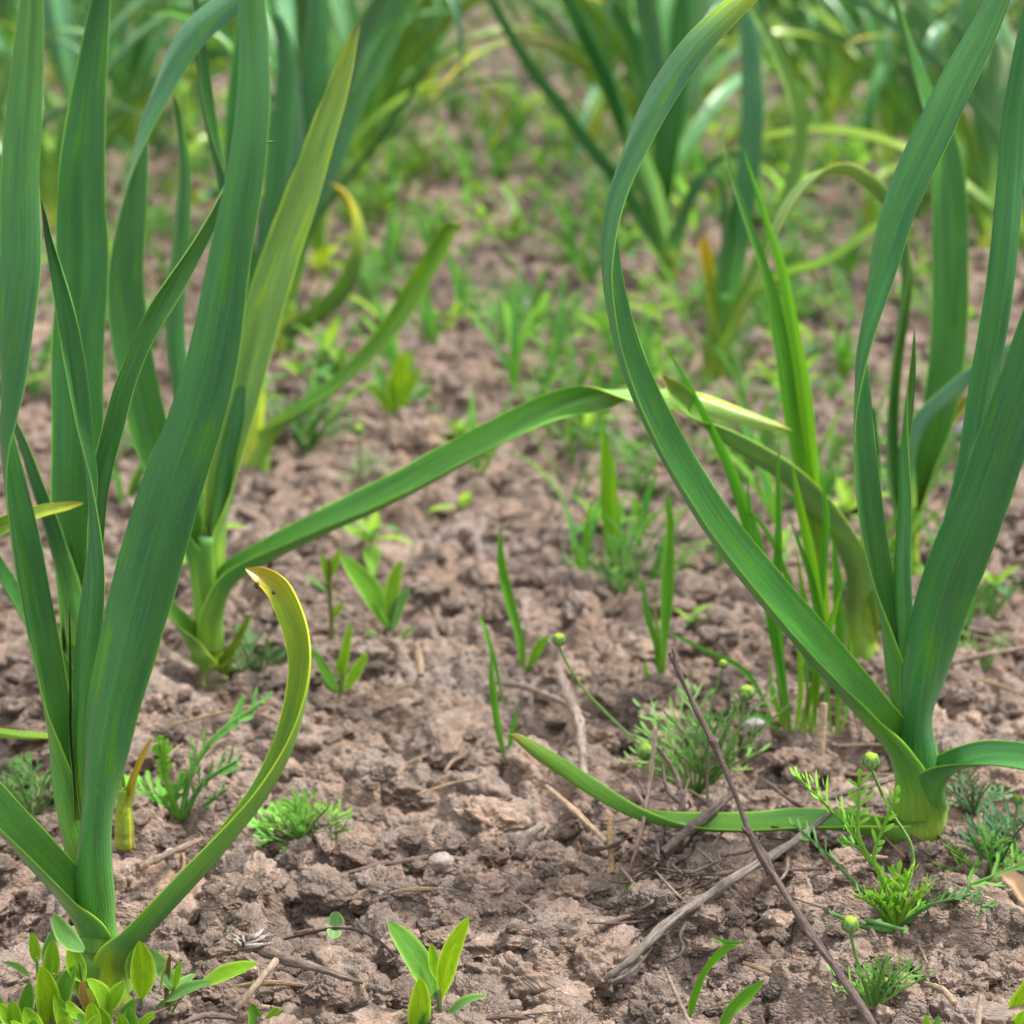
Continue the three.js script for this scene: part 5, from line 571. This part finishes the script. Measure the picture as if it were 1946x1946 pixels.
pebble('dark grey stone by the right garlic leaves', 1830, 842, 44, 30, [0.16, 0.17, 0.20], { seed: 77 });
pebble('pale lilac stone further up the path', 988, 606, 40, 48, [0.62, 0.56, 0.62], { seed: 78, up: 0.6 });
pebble('small brown stone near the seedling at bottom left', 480, 1870, 22, 18, [0.5, 0.35, 0.28], { seed: 79, up: 0.5 });
pebble('smooth greyish clay lump near the pale bark piece', 838, 1668, 48, 36, [0.46, 0.37, 0.32], { seed: 80, up: 0.5 });
// dry tan leaf close to the lens at the right edge
{ const D = 0.50, b = onLevel(1985, 1990, 0.0), g = thing('dry_leaf', 'out of focus tan dry leaf tip at the right edge', 'dry leaf', b); part('leaf', traced(D, [[2080, 1990, 6, 70, 90, 30], [2030, 1830, 2, 74, 90, 30], [1976, 1730, 0, 66, 100, 30], [1930, 1680, 0, 48, 100, 30], [1902, 1660, 0, 12, 100, 30]], { colors: [[0, [0.55, 0.38, 0.22]], [1, [0.72, 0.50, 0.31]]], n: 30, raw: true }), weedLeaf, g, b); }
// scattered bits of straw, alike
{ const R = rng(55); for (let i = 0; i < 130; i++) { const D = 0.58 * Math.pow(2.0 / 0.58, R()), x = D * (R() * 2 - 1) * 0.26, a = R() * 6.3, L = 0.006 + 0.022 * R() * R(), h = soilHeight(x, -D, false) + 0.006, w = 0.0004 + 0.0008 * R(), c = [STRAW, [0.48, 0.36, 0.26], [0.30, 0.22, 0.18], [0.56, 0.40, 0.25]][Math.floor(R() * 4)], d = V(Math.cos(a) * L, (R() - 0.4) * L * 0.4, Math.sin(a) * L);
  const near = D < 0.85 ? 'on the nearest soil' : D < 1.2 ? 'on the soil of the middle distance' : 'on the soil further up the path', m = lone('straw_bit', tube([V(0, 0, 0).sub(d), V((R() - 0.5) * 0.002, 0.001, (R() - 0.5) * 0.002), d], [w * 0.8, w, w * 0.7], { sides: 6, n: 8, color: c, lump: 0.2, seed: i }), woodMat, `short dry straw bit lying loose ${near}`, 'straw', `loose straw bits ${near}`); m.position.set(x, h, -D); } }

{ // blemishes on the yellowing tip
  const g = scene.children.find(o => o.name === 'garlic_plant'), D = -g.position.z - 0.021; for (const [x, y, w, h] of [[488, 1112, 9, 13], [520, 1126, 7, 9]]) { const c = atDistance(x, y, D - 0.003), k = metresPerPixel(c), m = lump(x, 4, { rough: 0.2, flat: 1, color: [0.06, 0.03, 0.02] }); m.scale(w / 2 * k, h / 2 * k, w / 2 * k); m.translate(c.x, c.y, c.z); part('brown_spot', m, stoneMat, g, g.position); } }

{ // thin dry stems lying round the low leaf and the grey stick
  const R = rng(77); for (let i = 0; i < 40; i++) { const x = 1120 + 420 * R(), y = 1500 + 260 * R(), a = R() * 6.3, L = 40 + 110 * R(), h = () => 0.010 + 0.014 * R(), P = [onLevel(x - L * 0.5 * Math.cos(a), y - L * 0.3 * Math.sin(a), h()), onLevel(x + 10 * R(), y + 10 * R(), h()), onLevel(x + L * 0.5 * Math.cos(a), y + L * 0.3 * Math.sin(a), h())], r = 0.0004 + 0.0006 * R(), c = [[0.26, 0.19, 0.16], [0.44, 0.34, 0.28], [0.34, 0.27, 0.24]][i % 3];
    lone('thin_twig', tube(P, [r, r, r * 0.5], { sides: 6, n: 18, color: c, lump: 0.25, seed: i + 200 }), woodMat, 'thin dry twig lying in the litter before the fallen leaf', 'twig', 'thin twigs in the litter'); } }

renderer.render(scene, camera);
